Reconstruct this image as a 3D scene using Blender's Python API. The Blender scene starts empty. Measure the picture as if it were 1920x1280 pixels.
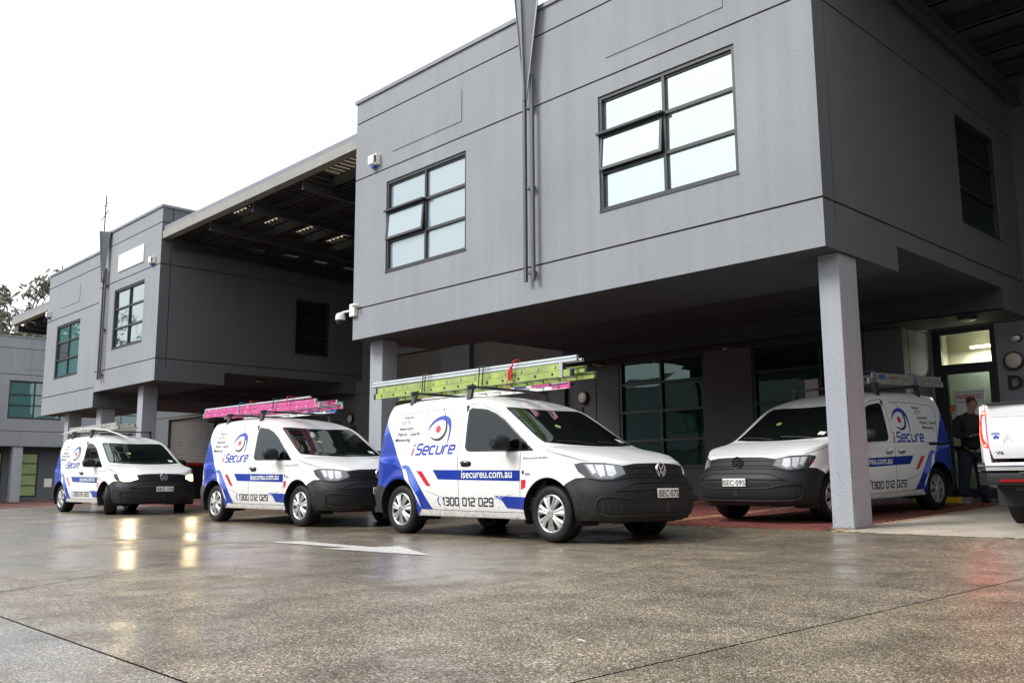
import bpy, bmesh, math, random
import numpy as np
from mathutils import Vector, Matrix
from mathutils.geometry import delaunay_2d_cdt
random.seed(7); np.random.seed(7)
SC = bpy.context.scene; COL = SC.collection
R_ = math.radians
# ------------------------------------------------------------------ camera
cam = bpy.data.cameras.new('camera'); camo = bpy.data.objects.new('camera', cam); COL.objects.link(camo)
Fv, Rv, Uv = Vector((-0.71347, 0.68424, 0.15055)), Vector((0.69219, 0.72171, -0.00585)), Vector((0.1127, -0.1000, 0.98858))
camo.matrix_world = Matrix(((Rv.x, Uv.x, -Fv.x, 0), (Rv.y, Uv.y, -Fv.y, 0), (Rv.z, Uv.z, -Fv.z, 0.657), (0, 0, 0, 1)))
cam.sensor_width = 36; cam.lens = 36 * 1704.3 / 1920; cam.clip_start = 0.05; cam.clip_end = 1500
SC.camera = camo
# ------------------------------------------------------------------ sky and light (rainy overcast day)
SUN_EL, SUN_AZ = 41, 208
w = bpy.data.worlds.new('World'); SC.world = w; w.use_nodes = True
nt = w.node_tree; nt.nodes.clear()
sky = nt.nodes.new('ShaderNodeTexSky'); sky.sky_type = 'NISHITA'; sky.sun_disc = False
sky.sun_elevation = R_(SUN_EL); sky.sun_rotation = R_(SUN_AZ); sky.air_density = 1.0; sky.dust_density = 4.0
hsv = nt.nodes.new('ShaderNodeHueSaturation'); hsv.inputs['Saturation'].default_value = 0.12
mixn = nt.nodes.new('ShaderNodeMix'); mixn.data_type = 'RGBA'; mixn.inputs[0].default_value = 0.82
tcw = nt.nodes.new('ShaderNodeTexCoord'); cl = nt.nodes.new('ShaderNodeTexNoise'); cl.inputs['Scale'].default_value = 1.6; cl.inputs['Detail'].default_value = 4
crw = nt.nodes.new('ShaderNodeValToRGB')
crw.color_ramp.elements[0].position = 0.25; crw.color_ramp.elements[0].color = (14.2, 14.8, 15.6, 1)
crw.color_ramp.elements[1].position = 0.75; crw.color_ramp.elements[1].color = (17.4, 17.8, 18.4, 1)
bg = nt.nodes.new('ShaderNodeBackground'); bg.inputs['Strength'].default_value = 0.05
wo = nt.nodes.new('ShaderNodeOutputWorld')
nt.links.new(sky.outputs[0], hsv.inputs['Color']); nt.links.new(hsv.outputs[0], mixn.inputs[6])
nt.links.new(tcw.outputs['Generated'], cl.inputs['Vector']); nt.links.new(cl.outputs['Fac'], crw.inputs[0]); nt.links.new(crw.outputs[0], mixn.inputs[7])
nt.links.new(mixn.outputs[2], bg.inputs['Color']); nt.links.new(bg.outputs[0], wo.inputs['Surface'])
sun = bpy.data.lights.new('sun', 'SUN'); sun.energy = 1.5; sun.angle = R_(22); sun.color = (1, 0.98, 0.95)
suno = bpy.data.objects.new('sun', sun); COL.objects.link(suno)
# sun_rotation is clockwise from +Y; direction to the sun:
sd = Vector((math.sin(R_(SUN_AZ)) * math.cos(R_(SUN_EL)), math.cos(R_(SUN_AZ)) * math.cos(R_(SUN_EL)), math.sin(R_(SUN_EL))))
suno.rotation_euler = sd.to_track_quat('Z', 'Y').to_euler()
SC.view_settings.view_transform = 'Standard'; SC.view_settings.look = 'None'
SC.view_settings.gamma = 1.0; SC.view_settings.use_curve_mapping = False; SC.view_settings.exposure = 1.16
SC.cycles.max_bounces = 8; SC.cycles.diffuse_bounces = 4; SC.cycles.glossy_bounces = 4; SC.cycles.transparent_max_bounces = 10
SC.cycles.caustics_reflective = False; SC.cycles.caustics_refractive = False
SC.cycles.sample_clamp_indirect = 6.0

# ------------------------------------------------------------------ helpers
def mk_mesh(name, v, f, mats=(), mi=None, smooth=False):
    me = bpy.data.meshes.new(name)
    me.from_pydata([tuple(map(float, p)) for p in v], [], [tuple(int(i) for i in q) for q in f])
    for m in mats: me.materials.append(m)
    if mi is not None: me.polygons.foreach_set('material_index', [int(i) for i in mi])
    if smooth: me.polygons.foreach_set('use_smooth', [True] * len(me.polygons))
    me.update()
    return me
def link(name, me, parent=None, loc=None, rot=None):
    o = bpy.data.objects.new(name, me); COL.objects.link(o)
    if parent is not None: o.parent = parent
    if loc is not None: o.location = loc
    if rot is not None: o.rotation_euler = rot
    return o
def tag(o, label=None, cat=None, group=None, kind=None):
    if label: o['label'] = label
    if cat: o['category'] = cat
    if group: o['group'] = group
    if kind: o['kind'] = kind
    return o
def thing(name, label, cat, loc=(0, 0, 0), rz=0, group=None):
    return tag(link(name, None, None, loc, (0, 0, rz)), label, cat, group)
class MB:
    """collects simple solids into one mesh"""
    def __init__(s): s.v = []; s.f = []; s.m = []
    def add(s, v, f, m=0):
        n = len(s.v); s.v += [tuple(p) for p in v]; s.f += [tuple(i + n for i in q) for q in f]; s.m += [m] * len(f); return s
    def box(s, a, b, m=0, rot=None, piv=None):
        x0, y0, z0 = a; x1, y1, z1 = b
        v = [Vector(p) for p in ((x0,y0,z0),(x1,y0,z0),(x1,y1,z0),(x0,y1,z0),(x0,y0,z1),(x1,y0,z1),(x1,y1,z1),(x0,y1,z1))]
        if rot is not None:
            pv = Vector(piv) if piv is not None else Vector(((x0+x1)/2, (y0+y1)/2, (z0+z1)/2)); v = [pv + rot @ (p - pv) for p in v]
        return s.add(v, [(0,3,2,1),(4,5,6,7),(0,1,5,4),(1,2,6,5),(2,3,7,6),(3,0,4,7)], m)
    def bar(s, p, q, wd, ht, m=0, up=(0, 0, 1)):
        p, q = Vector(p), Vector(q); d = (q - p).normalized(); u = Vector(up); r = d.cross(u)
        if r.length < 1e-4: r = d.cross(Vector((0, 1, 0)))
        r.normalize(); u = r.cross(d); v = []
        for e in (p, q):
            for a, b in ((-1,-1),(1,-1),(1,1),(-1,1)): v.append(e + r * (a * wd / 2) + u * (b * ht / 2))
        return s.add(v, [(0,3,2,1),(4,5,6,7),(0,1,5,4),(1,2,6,5),(2,3,7,6),(3,0,4,7)], m)
    def tube(s, pts, r, n=10, m=0, cap=True, hollow=0):
        pts = [Vector(p) for p in pts]; base = len(s.v); rs = r if isinstance(r, (list, tuple)) else [r] * len(pts); pu = None
        for i, p in enumerate(pts):
            d = (pts[min(i+1, len(pts)-1)] - pts[max(i-1, 0)]).normalized()
            u = (pu - d * pu.dot(d)) if pu is not None else d.orthogonal()
            u.normalize(); pu = u; w2 = d.cross(u)
            for k in range(n):
                a = 2 * math.pi * k / n; s.v.append(tuple(p + (u * math.cos(a) + w2 * math.sin(a)) * rs[i]))
        for i in range(len(pts) - 1):
            for k in range(n):
                a, b = base + i*n + k, base + i*n + (k+1) % n
                s.f.append((a, b, b + n, a + n)); s.m.append(m)
        if cap:
            s.f.append(tuple(base + k for k in range(n))[::-1]); s.m.append(m)
            s.f.append(tuple(base + (len(pts)-1)*n + k for k in range(n))); s.m.append(m)
        return s
    def lathe(s, prof, n=32, m=0, c=(0, 0, 0), axis='y', mat_by=None):
        """prof: list of (radius, offset along axis)"""
        base = len(s.v); c = Vector(c)
        for r, h in prof:
            for k in range(n):
                a = 2 * math.pi * k / n; ca, sa = r * math.cos(a), r * math.sin(a)
                s.v.append(tuple(c + Vector({'y': (ca, h, sa), 'z': (ca, sa, h), 'x': (h, ca, sa)}[axis])))
        for i in range(len(prof) - 1):
            for k in range(n):
                a, b = base + i*n + k, base + i*n + (k+1) % n
                s.f.append((a, b, b + n, a + n)); s.m.append(mat_by[i] if mat_by else m)
        return s
    def ext(s, poly, h0, h1, fn, m=0):
        """poly 2D extruded between heights; fn(a,b,h)->xyz"""
        n = len(poly); v = [fn(a, b, h0) for a, b in poly] + [fn(a, b, h1) for a, b in poly]
        return s.add(v, [tuple(range(n))[::-1], tuple(range(n, 2*n))] + [(i, (i+1) % n, (i+1) % n + n, i + n) for i in range(n)], m)
    def build(s, name, mats, parent=None, smooth=False, loc=None, rot=None, bevel=0):
        if not isinstance(mats, (list, tuple)): mats = [mats]
        me = mk_mesh(name, s.v, s.f, mats, s.m, False)
        bm = bmesh.new(); bm.from_mesh(me); bmesh.ops.recalc_face_normals(bm, faces=bm.faces[:])
        if bevel:
            bmesh.ops.bevel(bm, geom=[e for e in bm.edges if e.is_manifold and e.calc_face_angle(0) > 0.9], offset=bevel, segments=2, profile=0.6, affect='EDGES', clamp_overlap=True)
        bm.to_mesh(me); bm.free()
        o = link(name, me, parent, loc, rot)
        if smooth: shade(me)
        return o
def shade(me, ang=35):
    me.polygons.foreach_set('use_smooth', [True] * len(me.polygons))
    bm = bmesh.new(); bm.from_mesh(me)
    for e in bm.edges:
        e.smooth = not (e.is_manifold and e.calc_face_angle(0) > R_(ang))
    bm.to_mesh(me); bm.free()
def copy_tree(o, parent=None):
    c = o.copy(); COL.objects.link(c); c.parent = parent
    for ch in [k for k in ALL_CHILDREN(o)]: copy_tree(ch, c)
    return c
def ALL_CHILDREN(o): return list(o.children)

# ------------------------------------------------------------------ materials
def mat(name, base=(0.5, 0.5, 0.5), rough=0.6, metal=0.0, spec=0.5, coat=0.0, noise=0.0, nscale=6.0, bump=0.0, bscale=200.0, base2=None, rvar=0.0, emit=None, estr=0.0, coords='Object', detail=6.0):
    m = bpy.data.materials.new(name); m.use_nodes = True; n = m.node_tree; b = n.nodes['Principled BSDF']
    b.inputs['Base Color'].default_value = (*base, 1); b.inputs['Roughness'].default_value = rough
    b.inputs['Metallic'].default_value = metal; b.inputs['Specular IOR Level'].default_value = spec
    b.inputs['Coat Weight'].default_value = coat; b.inputs['Coat Roughness'].default_value = 0.04
    tc = n.nodes.new('ShaderNodeTexCoord')
    if noise or rvar:
        t = n.nodes.new('ShaderNodeTexNoise'); t.inputs['Scale'].default_value = nscale; t.inputs['Detail'].default_value = detail
        n.links.new(tc.outputs[coords], t.inputs['Vector'])
        if noise:
            r = n.nodes.new('ShaderNodeValToRGB'); r.color_ramp.elements[0].position = 0.3; r.color_ramp.elements[1].position = 0.7
            c2 = base2 or tuple(x * (1 - noise) for x in base)
            r.color_ramp.elements[0].color = (*c2, 1); r.color_ramp.elements[1].color = (*(base if base2 else tuple(min(1, x * (1 + noise * .6)) for x in base)), 1)
            n.links.new(t.outputs['Fac'], r.inputs[0]); n.links.new(r.outputs[0], b.inputs['Base Color'])
        if rvar:
            q = n.nodes.new('ShaderNodeMapRange'); q.inputs[3].default_value = max(0, rough - rvar); q.inputs[4].default_value = min(1, rough + rvar)
            n.links.new(t.outputs['Fac'], q.inputs[0]); n.links.new(q.outputs[0], b.inputs['Roughness'])
    if bump:
        t2 = n.nodes.new('ShaderNodeTexNoise'); t2.inputs['Scale'].default_value = bscale; t2.inputs['Detail'].default_value = 3
        n.links.new(tc.outputs[coords], t2.inputs['Vector'])
        bp = n.nodes.new('ShaderNodeBump'); bp.inputs['Strength'].default_value = bump; bp.inputs['Distance'].default_value = 0.01
        n.links.new(t2.outputs['Fac'], bp.inputs['Height']); n.links.new(bp.outputs[0], b.inputs['Normal'])
    if emit: b.inputs['Emission Color'].default_value = (*emit, 1); b.inputs['Emission Strength'].default_value = estr
    return m
def glass(name, tint, trans, gl=0.9, rough=0.02, f0=0.12, refl=(0.9, 1.0, 0.98)):
    """window glass: part see-through (tinted), dark body colour and a fresnel reflection"""
    m = bpy.data.materials.new(name); m.use_nodes = True; n = m.node_tree; n.nodes.clear()
    out = n.nodes.new('ShaderNodeOutputMaterial'); tr = n.nodes.new('ShaderNodeBsdfTransparent'); tr.inputs[0].default_value = (*[t ** .4 for t in tint], 1)
    df = n.nodes.new('ShaderNodeBsdfDiffuse'); df.inputs[0].default_value = (*tint, 1)
    mx = n.nodes.new('ShaderNodeMixShader'); mx.inputs[0].default_value = 1 - trans
    g = n.nodes.new('ShaderNodeBsdfGlossy'); g.inputs['Roughness'].default_value = rough; g.inputs[0].default_value = (*refl, 1)
    lw = n.nodes.new('ShaderNodeFresnel'); lw.inputs[0].default_value = 1.5
    mr = n.nodes.new('ShaderNodeMapRange'); mr.inputs[1].default_value = 0.04; mr.inputs[2].default_value = 1; mr.inputs[3].default_value = f0; mr.inputs[4].default_value = gl
    mm = n.nodes.new('ShaderNodeMixShader')
    n.links.new(tr.outputs[0], mx.inputs[1]); n.links.new(df.outputs[0], mx.inputs[2]); n.links.new(lw.outputs[0], mr.inputs[0])
    n.links.new(mr.outputs[0], mm.inputs[0]); n.links.new(mx.outputs[0], mm.inputs[1]); n.links.new(g.outputs[0], mm.inputs[2]); n.links.new(mm.outputs[0], out.inputs[0])
    tc = n.nodes.new('ShaderNodeTexCoord'); t = n.nodes.new('ShaderNodeTexNoise'); t.inputs['Scale'].default_value = 1.2
    bp = n.nodes.new('ShaderNodeBump'); bp.inputs['Strength'].default_value = 0.03; bp.inputs['Distance'].default_value = 0.05
    n.links.new(tc.outputs['Object'], t.inputs[0]); n.links.new(t.outputs['Fac'], bp.inputs['Height']); n.links.new(bp.outputs[0], g.inputs['Normal'])
    return m
def render_wall(name, c, streak=0.10):
    """painted textured render: fine stipple, blotches and faint vertical run marks"""
    m = mat(name, c, 0.82, noise=0.09, nscale=0.5, bump=0.35, bscale=90)
    n = m.node_tree; b = n.nodes['Principled BSDF']; tc = [k for k in n.nodes if k.type == 'TEX_COORD'][0]
    mp = n.nodes.new('ShaderNodeMapping'); mp.inputs['Scale'].default_value = (5, 5, 0.25)
    t = n.nodes.new('ShaderNodeTexNoise'); t.inputs['Scale'].default_value = 1.0; t.inputs['Detail'].default_value = 5
    t3 = n.nodes.new('ShaderNodeTexNoise'); t3.inputs['Scale'].default_value = 45; t3.inputs['Detail'].default_value = 3
    n.links.new(tc.outputs['Object'], t3.inputs[0])
    r = n.nodes.new('ShaderNodeMapRange'); r.inputs[1].default_value = 0.35; r.inputs[2].default_value = 0.7; r.inputs[3].default_value = 1 - streak; r.inputs[4].default_value = 1.03
    r3 = n.nodes.new('ShaderNodeMapRange'); r3.inputs[1].default_value = 0.3; r3.inputs[2].default_value = 0.7; r3.inputs[3].default_value = 0.9; r3.inputs[4].default_value = 1.08
    mu0 = n.nodes.new('ShaderNodeMath'); mu0.operation = 'MULTIPLY'
    mu = n.nodes.new('ShaderNodeVectorMath'); mu.operation = 'SCALE'
    src = b.inputs['Base Color'].links[0].from_socket
    n.links.new(tc.outputs['Object'], mp.inputs[0]); n.links.new(mp.outputs[0], t.inputs[0]); n.links.new(t.outputs['Fac'], r.inputs[0]); n.links.new(t3.outputs['Fac'], r3.inputs[0])
    n.links.new(r.outputs[0], mu0.inputs[0]); n.links.new(r3.outputs[0], mu0.inputs[1])
    n.links.new(src, mu.inputs[0]); n.links.new(mu0.outputs[0], mu.inputs['Scale']); n.links.new(mu.outputs[0], b.inputs['Base Color'])
    return m
M = {}
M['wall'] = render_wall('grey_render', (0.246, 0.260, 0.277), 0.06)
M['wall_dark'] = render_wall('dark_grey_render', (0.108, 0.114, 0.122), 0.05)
M['column'] = render_wall('column_paint', (0.325, 0.345, 0.378), 0.06)
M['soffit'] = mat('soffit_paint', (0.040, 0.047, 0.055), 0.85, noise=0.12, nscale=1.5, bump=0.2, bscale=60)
M['joint'] = mat('joint_black', (0.045, 0.044, 0.042), 0.9, noise=0.2, nscale=20)
M['cap'] = mat('parapet_metal', (0.17, 0.18, 0.20), 0.45, noise=0.1, nscale=3)
M['frame'] = mat('window_frame_powdercoat', (0.018, 0.020, 0.024), 0.45, noise=0.1, nscale=9)
M['fascia'] = mat('cream_gutter', (0.25, 0.248, 0.23), 0.6, noise=0.14, nscale=2.5)
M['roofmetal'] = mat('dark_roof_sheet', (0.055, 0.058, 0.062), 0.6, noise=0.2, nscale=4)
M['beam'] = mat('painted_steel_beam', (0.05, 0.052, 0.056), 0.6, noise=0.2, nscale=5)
M['shutter'] = mat('roller_shutter_steel', (0.115, 0.108, 0.098), 0.5, metal=0.3, noise=0.15, nscale=4)
M['pipe_dark'] = mat('downpipe_steel', (0.075, 0.08, 0.09), 0.5, noise=0.15, nscale=8)
M['fin'] = mat('fin_steel', (0.14, 0.147, 0.165), 0.4, metal=0.2, noise=0.1, nscale=5)
M['sign_white'] = mat('sign_white', (0.72, 0.73, 0.72), 0.5, noise=0.04, nscale=6)
M['plastic_white'] = mat('white_plastic', (0.7, 0.69, 0.66), 0.45, noise=0.05, nscale=12)
M['blackp'] = mat('black_plastic', (0.018, 0.018, 0.02), 0.45, noise=0.2, nscale=20)
M['lens_cream'] = mat('opal_lens', (0.55, 0.50, 0.41), 0.3, noise=0.06, nscale=20)
M['blue_p'] = mat('blue_plastic', (0.03, 0.1, 0.5), 0.3, noise=0.05)
M['pane'] = glass('sky_glass', (0.14, 0.20, 0.20), 0.0, gl=0.95, f0=0.5, refl=(0.86, 0.96, 0.93))
M['pane_blind'] = glass('blind_glass', (0.26, 0.31, 0.33), 0.0, gl=0.9, f0=0.22, refl=(0.85, 0.95, 0.97))
M['pane_tree'] = glass('mirror_glass', (0.03, 0.04, 0.04), 0.0, gl=0.95, f0=0.35)
M['pane_side'] = glass('side_glass', (0.004, 0.010, 0.009), 0.0, gl=0.7, f0=0.04)
M['pane_teal'] = glass('teal_glass', (0.05, 0.13, 0.13), 0.0, gl=0.8, f0=0.10)
M['pane_dark'] = glass('dark_tinted_glass', (0.012, 0.050, 0.045), 0.5, gl=0.8, f0=0.07, refl=(0.7, 0.95, 0.88))
M['pane_green'] = mat('lit_green_glass', (0.13, 0.17, 0.08), 0.2, noise=0.5, nscale=0.9, emit=(0.33, 0.42, 0.18), estr=0.10)
M['pane_door'] = glass('door_glass', (0.05, 0.085, 0.06), 0.25, gl=0.7, f0=0.06)
M['curtain'] = mat('curtain_cloth', (0.5, 0.55, 0.52), 0.9, noise=0.1, nscale=5)
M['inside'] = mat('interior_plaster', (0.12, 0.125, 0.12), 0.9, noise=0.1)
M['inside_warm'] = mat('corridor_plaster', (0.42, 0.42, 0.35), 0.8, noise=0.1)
M['tube_on'] = mat('fluorescent_tube', (1, 1, 1), 0.4, emit=(1.0, 0.98, 0.78), estr=9)
M['black_letter'] = mat('black_lettering', (0.012, 0.013, 0.016), 0.5, noise=0.1)
M['red_print'] = mat('red_print', (0.5, 0.02, 0.02), 0.5, noise=0.05)
M['blue_print'] = mat('blue_print', (0.015, 0.045, 0.36), 0.4, noise=0.05)
M['orange_print'] = mat('orange_print', (0.65, 0.13, 0.02), 0.5, noise=0.05)
M['yellow'] = mat('yellow_paint', (0.60, 0.40, 0.01), 0.5, noise=0.2, nscale=20)
M['concrete_stop'] = mat('concrete_block', (0.19, 0.18, 0.16), 0.8, noise=0.3, nscale=18, bump=0.4, bscale=120)
M['exit_green'] = mat('exit_sign_green', (0.02, 0.35, 0.12), 0.4, emit=(0.02, 0.5, 0.16), estr=0.5)
M['bark'] = mat('tree_bark', (0.16, 0.14, 0.12), 0.9, noise=0.35, nscale=6)
M['leaf'] = mat('gum_leaf', (0.15, 0.165, 0.11), 0.6, noise=0.4, nscale=2)
M['skylight'] = None
def emit_sheet():
    m = bpy.data.materials.new('translucent_skylight'); m.use_nodes = True; n = m.node_tree; b = n.nodes['Principled BSDF']
    b.inputs['Base Color'].default_value = (0.75, 0.68, 0.5, 1); b.inputs['Roughness'].default_value = 0.5
    t = n.nodes.new('ShaderNodeBsdfTranslucent'); t.inputs[0].default_value = (0.34, 0.29, 0.19, 1); mx = n.nodes.new('ShaderNodeMixShader'); mx.inputs[0].default_value = 0.85
    n.links.new(b.outputs[0], mx.inputs[1]); n.links.new(t.outputs[0], mx.inputs[2]); n.links.new(mx.outputs[0], n.nodes['Material Output'].inputs[0]); return m
M['skylight'] = emit_sheet()

def asphalt(name, tone=1.0, wet=0.5, stone=88, light=(1, 1, 1)):
    m = bpy.data.materials.new(name); m.use_nodes = True; n = m.node_tree; b = n.nodes['Principled BSDF']; L = n.links.new
    tc = n.nodes.new('ShaderNodeTexCoord'); P = tc.outputs['Object']
    def N(t, **k):
        q = n.nodes.new(t)
        for a, v in k.items(): setattr(q, a, v)
        return q
    vo = N('ShaderNodeTexVoronoi'); vo.inputs['Scale'].default_value = stone; L(P, vo.inputs['Vector'])
    vo2 = N('ShaderNodeTexVoronoi'); vo2.inputs['Scale'].default_value = stone * 2.3; L(P, vo2.inputs['Vector'])
    big = N('ShaderNodeTexNoise'); big.inputs['Scale'].default_value = 0.38; big.inputs['Detail'].default_value = 5; big.inputs['Roughness'].default_value = 0.55; L(P, big.inputs['Vector'])
    mid = N('ShaderNodeTexNoise'); mid.inputs['Scale'].default_value = 2.6; mid.inputs['Detail'].default_value = 6; L(P, mid.inputs['Vector'])
    cr = N('ShaderNodeValToRGB'); e = cr.color_ramp.elements
    cols = [(0.0, (0.05, 0.04, 0.027)), (0.3, (0.135, 0.102, 0.058)), (0.55, (0.22, 0.168, 0.095)), (0.78, (0.27, 0.225, 0.155)), (0.93, (0.56, 0.50, 0.40)), (1.0, (0.20, 0.12, 0.07))]
    e[0].position, e[0].color = cols[0][0], (*[c * tone * k for c, k in zip(cols[0][1], light)], 1); e[1].position, e[1].color = 1.0, (*[c * tone * k for c, k in zip(cols[-1][1], light)], 1)
    for p_, c_ in cols[1:-1]:
        q = e.new(p_); q.color = (*[c * tone * k for c, k in zip(c_, light)], 1)
    sep = N('ShaderNodeSeparateColor'); L(vo.outputs['Color'], sep.inputs[0]); L(sep.outputs[0], cr.inputs[0])
    # mortar between stones darker, large scale variation
    d1 = N('ShaderNodeMapRange'); d1.inputs[1].default_value = 0.25; d1.inputs[2].default_value = 0.75; d1.inputs[3].default_value = 1.0; d1.inputs[4].default_value = 0.45; L(vo.outputs['Distance'], d1.inputs[0])
    d2 = N('ShaderNodeMapRange'); d2.inputs[1].default_value = 0.3; d2.inputs[2].default_value = 0.7; d2.inputs[3].default_value = 0.58; d2.inputs[4].default_value = 1.38; L(mid.outputs['Fac'], d2.inputs[0])
    mu = N('ShaderNodeMath', operation='MULTIPLY'); L(d1.outputs[0], mu.inputs[0]); L(d2.outputs[0], mu.inputs[1])
    sc = N('ShaderNodeVectorMath', operation='SCALE'); L(cr.outputs[0], sc.inputs[0]); L(mu.outputs[0], sc.inputs['Scale']); L(sc.outputs[0], b.inputs['Base Color'])
    # wetness: film of water in the low patches
    add = N('ShaderNodeMath', operation='ADD'); L(big.outputs['Fac'], add.inputs[0])
    m3 = N('ShaderNodeMath', operation='MULTIPLY'); m3.inputs[1].default_value = 0.35; L(mid.outputs['Fac'], m3.inputs[0]); L(m3.outputs[0], add.inputs[1])
    sx = N('ShaderNodeSeparateXYZ'); L(P, sx.inputs[0]); gx = N('ShaderNodeMapRange'); gx.inputs[1].default_value = -3.0; gx.inputs[2].default_value = -9.0; gx.inputs[3].default_value = -0.02; gx.inputs[4].default_value = 0.16; L(sx.outputs[0], gx.inputs[0])
    ad2 = N('ShaderNodeMath', operation='ADD'); L(add.outputs[0], ad2.inputs[0]); L(gx.outputs[0], ad2.inputs[1]); add = ad2
    wt = N('ShaderNodeMapRange'); wt.inputs[1].default_value = 0.78 - wet * 0.25; wt.inputs[2].default_value = 0.92 - wet * 0.2; wt.inputs[3].default_value = 0.0; wt.inputs[4].default_value = 1.0; L(add.outputs[0], wt.inputs[0])
    cw = N('ShaderNodeMapRange'); cw.inputs[3].default_value = 0.7; cw.inputs[4].default_value = 1.0; L(wt.outputs[0], cw.inputs[0]); sr = N('ShaderNodeMapRange'); sr.inputs[1].default_value = 0.15; sr.inputs[2].default_value = 0.8; sr.inputs[3].default_value = 0.12; sr.inputs[4].default_value = 1.0; L(sep.outputs[1], sr.inputs[0]); w2 = N('ShaderNodeMath', operation='MULTIPLY'); L(wt.outputs[0], w2.inputs[0]); L(wt.outputs[0], w2.inputs[1]); mxx = N('ShaderNodeMath', operation='MAXIMUM'); L(w2.outputs[0], mxx.inputs[0]); L(sr.outputs[0], mxx.inputs[1]); sr = mxx; cm = N('ShaderNodeMath', operation='MULTIPLY'); L(cw.outputs[0], cm.inputs[0]); L(sr.outputs[0], cm.inputs[1]); L(cm.outputs[0], b.inputs['Coat Weight'])
    co = N('ShaderNodeMapRange'); co.inputs[3].default_value = 0.33; co.inputs[4].default_value = 0.22; L(wt.outputs[0], co.inputs[0]); L(co.outputs[0], b.inputs['Coat Roughness']); b.inputs['Coat IOR'].default_value = 1.5
    bc = N('ShaderNodeBump'); bc.inputs['Distance'].default_value = 0.002; cs_ = N('ShaderNodeMapRange'); cs_.inputs[3].default_value = 0.6; cs_.inputs[4].default_value = 0.3; L(wt.outputs[0], cs_.inputs[0]); L(cs_.outputs[0], bc.inputs['Strength']); L(vo.outputs['Distance'], bc.inputs['Height']); bc.invert = True; L(bc.outputs[0], b.inputs['Coat Normal'])
    ro = N('ShaderNodeMapRange'); ro.inputs[3].default_value = 0.6; ro.inputs[4].default_value = 0.4; L(wt.outputs[0], ro.inputs[0]); L(ro.outputs[0], b.inputs['Roughness'])
    bs = N('ShaderNodeMapRange'); bs.inputs[3].default_value = 0.75; bs.inputs[4].default_value = 0.28; L(wt.outputs[0], bs.inputs[0])
    h = N('ShaderNodeMath', operation='MULTIPLY'); h.inputs[1].default_value = -1.0; L(vo.outputs['Distance'], h.inputs[0])
    h2 = N('ShaderNodeMath', operation='MULTIPLY_ADD'); h2.inputs[1].default_value = -0.3; L(vo2.outputs['Distance'], h2.inputs[0]); L(h.outputs[0], h2.inputs[2])
    bp = N('ShaderNodeBump'); bp.inputs['Distance'].default_value = 0.004; L(h2.outputs[0], bp.inputs['Height']); L(bs.outputs[0], bp.inputs['Strength']); L(bp.outputs[0], b.inputs['Normal'])
    b.inputs['Specular IOR Level'].default_value = 0.3
    return m
M['asphalt'] = asphalt('wet_exposed_aggregate', 1.15, 0.5, 115, (.98, .99, 1.05))
M['slab'] = asphalt('wet_smooth_slab', 1.25, 0.85, 140, (.92, 1.0, 1.2))
M['slab_side'] = asphalt('wet_side_slab', 1.15, 0.62, 140)
M['apron'] = mat('pale_concrete', (0.40, 0.36, 0.30), 0.7, noise=0.25, nscale=2.0, bump=0.3, bscale=90)
M['paver_red'] = mat('red_paver', (0.21, 0.06, 0.048), 0.5, noise=0.3, nscale=5, bump=0.3, bscale=90, rvar=0.15)
M['paver_red2'] = mat('dark_red_paver', (0.15, 0.05, 0.042), 0.5, noise=0.3, nscale=5, bump=0.3, bscale=90, rvar=0.15)
M['paver_tan'] = mat('tan_paver', (0.42, 0.24, 0.13), 0.55, noise=0.25, nscale=5, bump=0.3, bscale=90)
M['moss'] = mat('moss', (0.10, 0.14, 0.03), 0.9, noise=0.4, nscale=30)
M['marking'] = mat('white_road_paint', (0.54, 0.53, 0.50), 0.4, noise=0.45, nscale=26, bump=0.35, bscale=160, rvar=0.1)
# ------------------------------------------------------------------ 2D shapes: text and stroke lettering
def text2d(s, size, shear=0.0, bold=0.0, wide=1.0, align='LEFT'):
    cu = bpy.data.curves.new('txt', 'FONT'); cu.body = s; cu.size = size; cu.shear = shear; cu.offset = bold * size; cu.resolution_u = 3; cu.align_x = align
    ob = bpy.data.objects.new('txt', cu); COL.objects.link(ob); dg = bpy.context.evaluated_depsgraph_get(); dg.update()
    me = bpy.data.meshes.new_from_object(ob.evaluated_get(dg)); v = [(p.co.x * wide, p.co.y) for p in me.vertices]; f = [tuple(p.vertices) for p in me.polygons]
    bpy.data.objects.remove(ob); bpy.data.meshes.remove(me); bpy.data.curves.remove(cu)
    return v, f
def stroke(pts, wd, closed=False):
    n = len(pts); P = [Vector(p) for p in pts]; v = []; f = []
    for i in range(n):
        if closed: a, b = P[i-1], P[(i+1) % n]
        else: a, b = (P[i-1] if i else None), (P[i+1] if i < n-1 else None)
        d1 = (P[i] - a).normalized() if a is not None else (b - P[i]).normalized()
        d2 = (b - P[i]).normalized() if b is not None else d1
        n1, n2 = Vector((-d1.y, d1.x)), Vector((-d2.y, d2.x)); m = (n1 + n2).normalized(); k = wd / 2 / max(0.45, m.dot(n1))
        v += [tuple(P[i] + m * k), tuple(P[i] - m * k)]
    for i in range(n if closed else n - 1):
        j = (i + 1) % n; f.append((2*i, 2*i+1, 2*j+1, 2*j))
    return v, f
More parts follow.
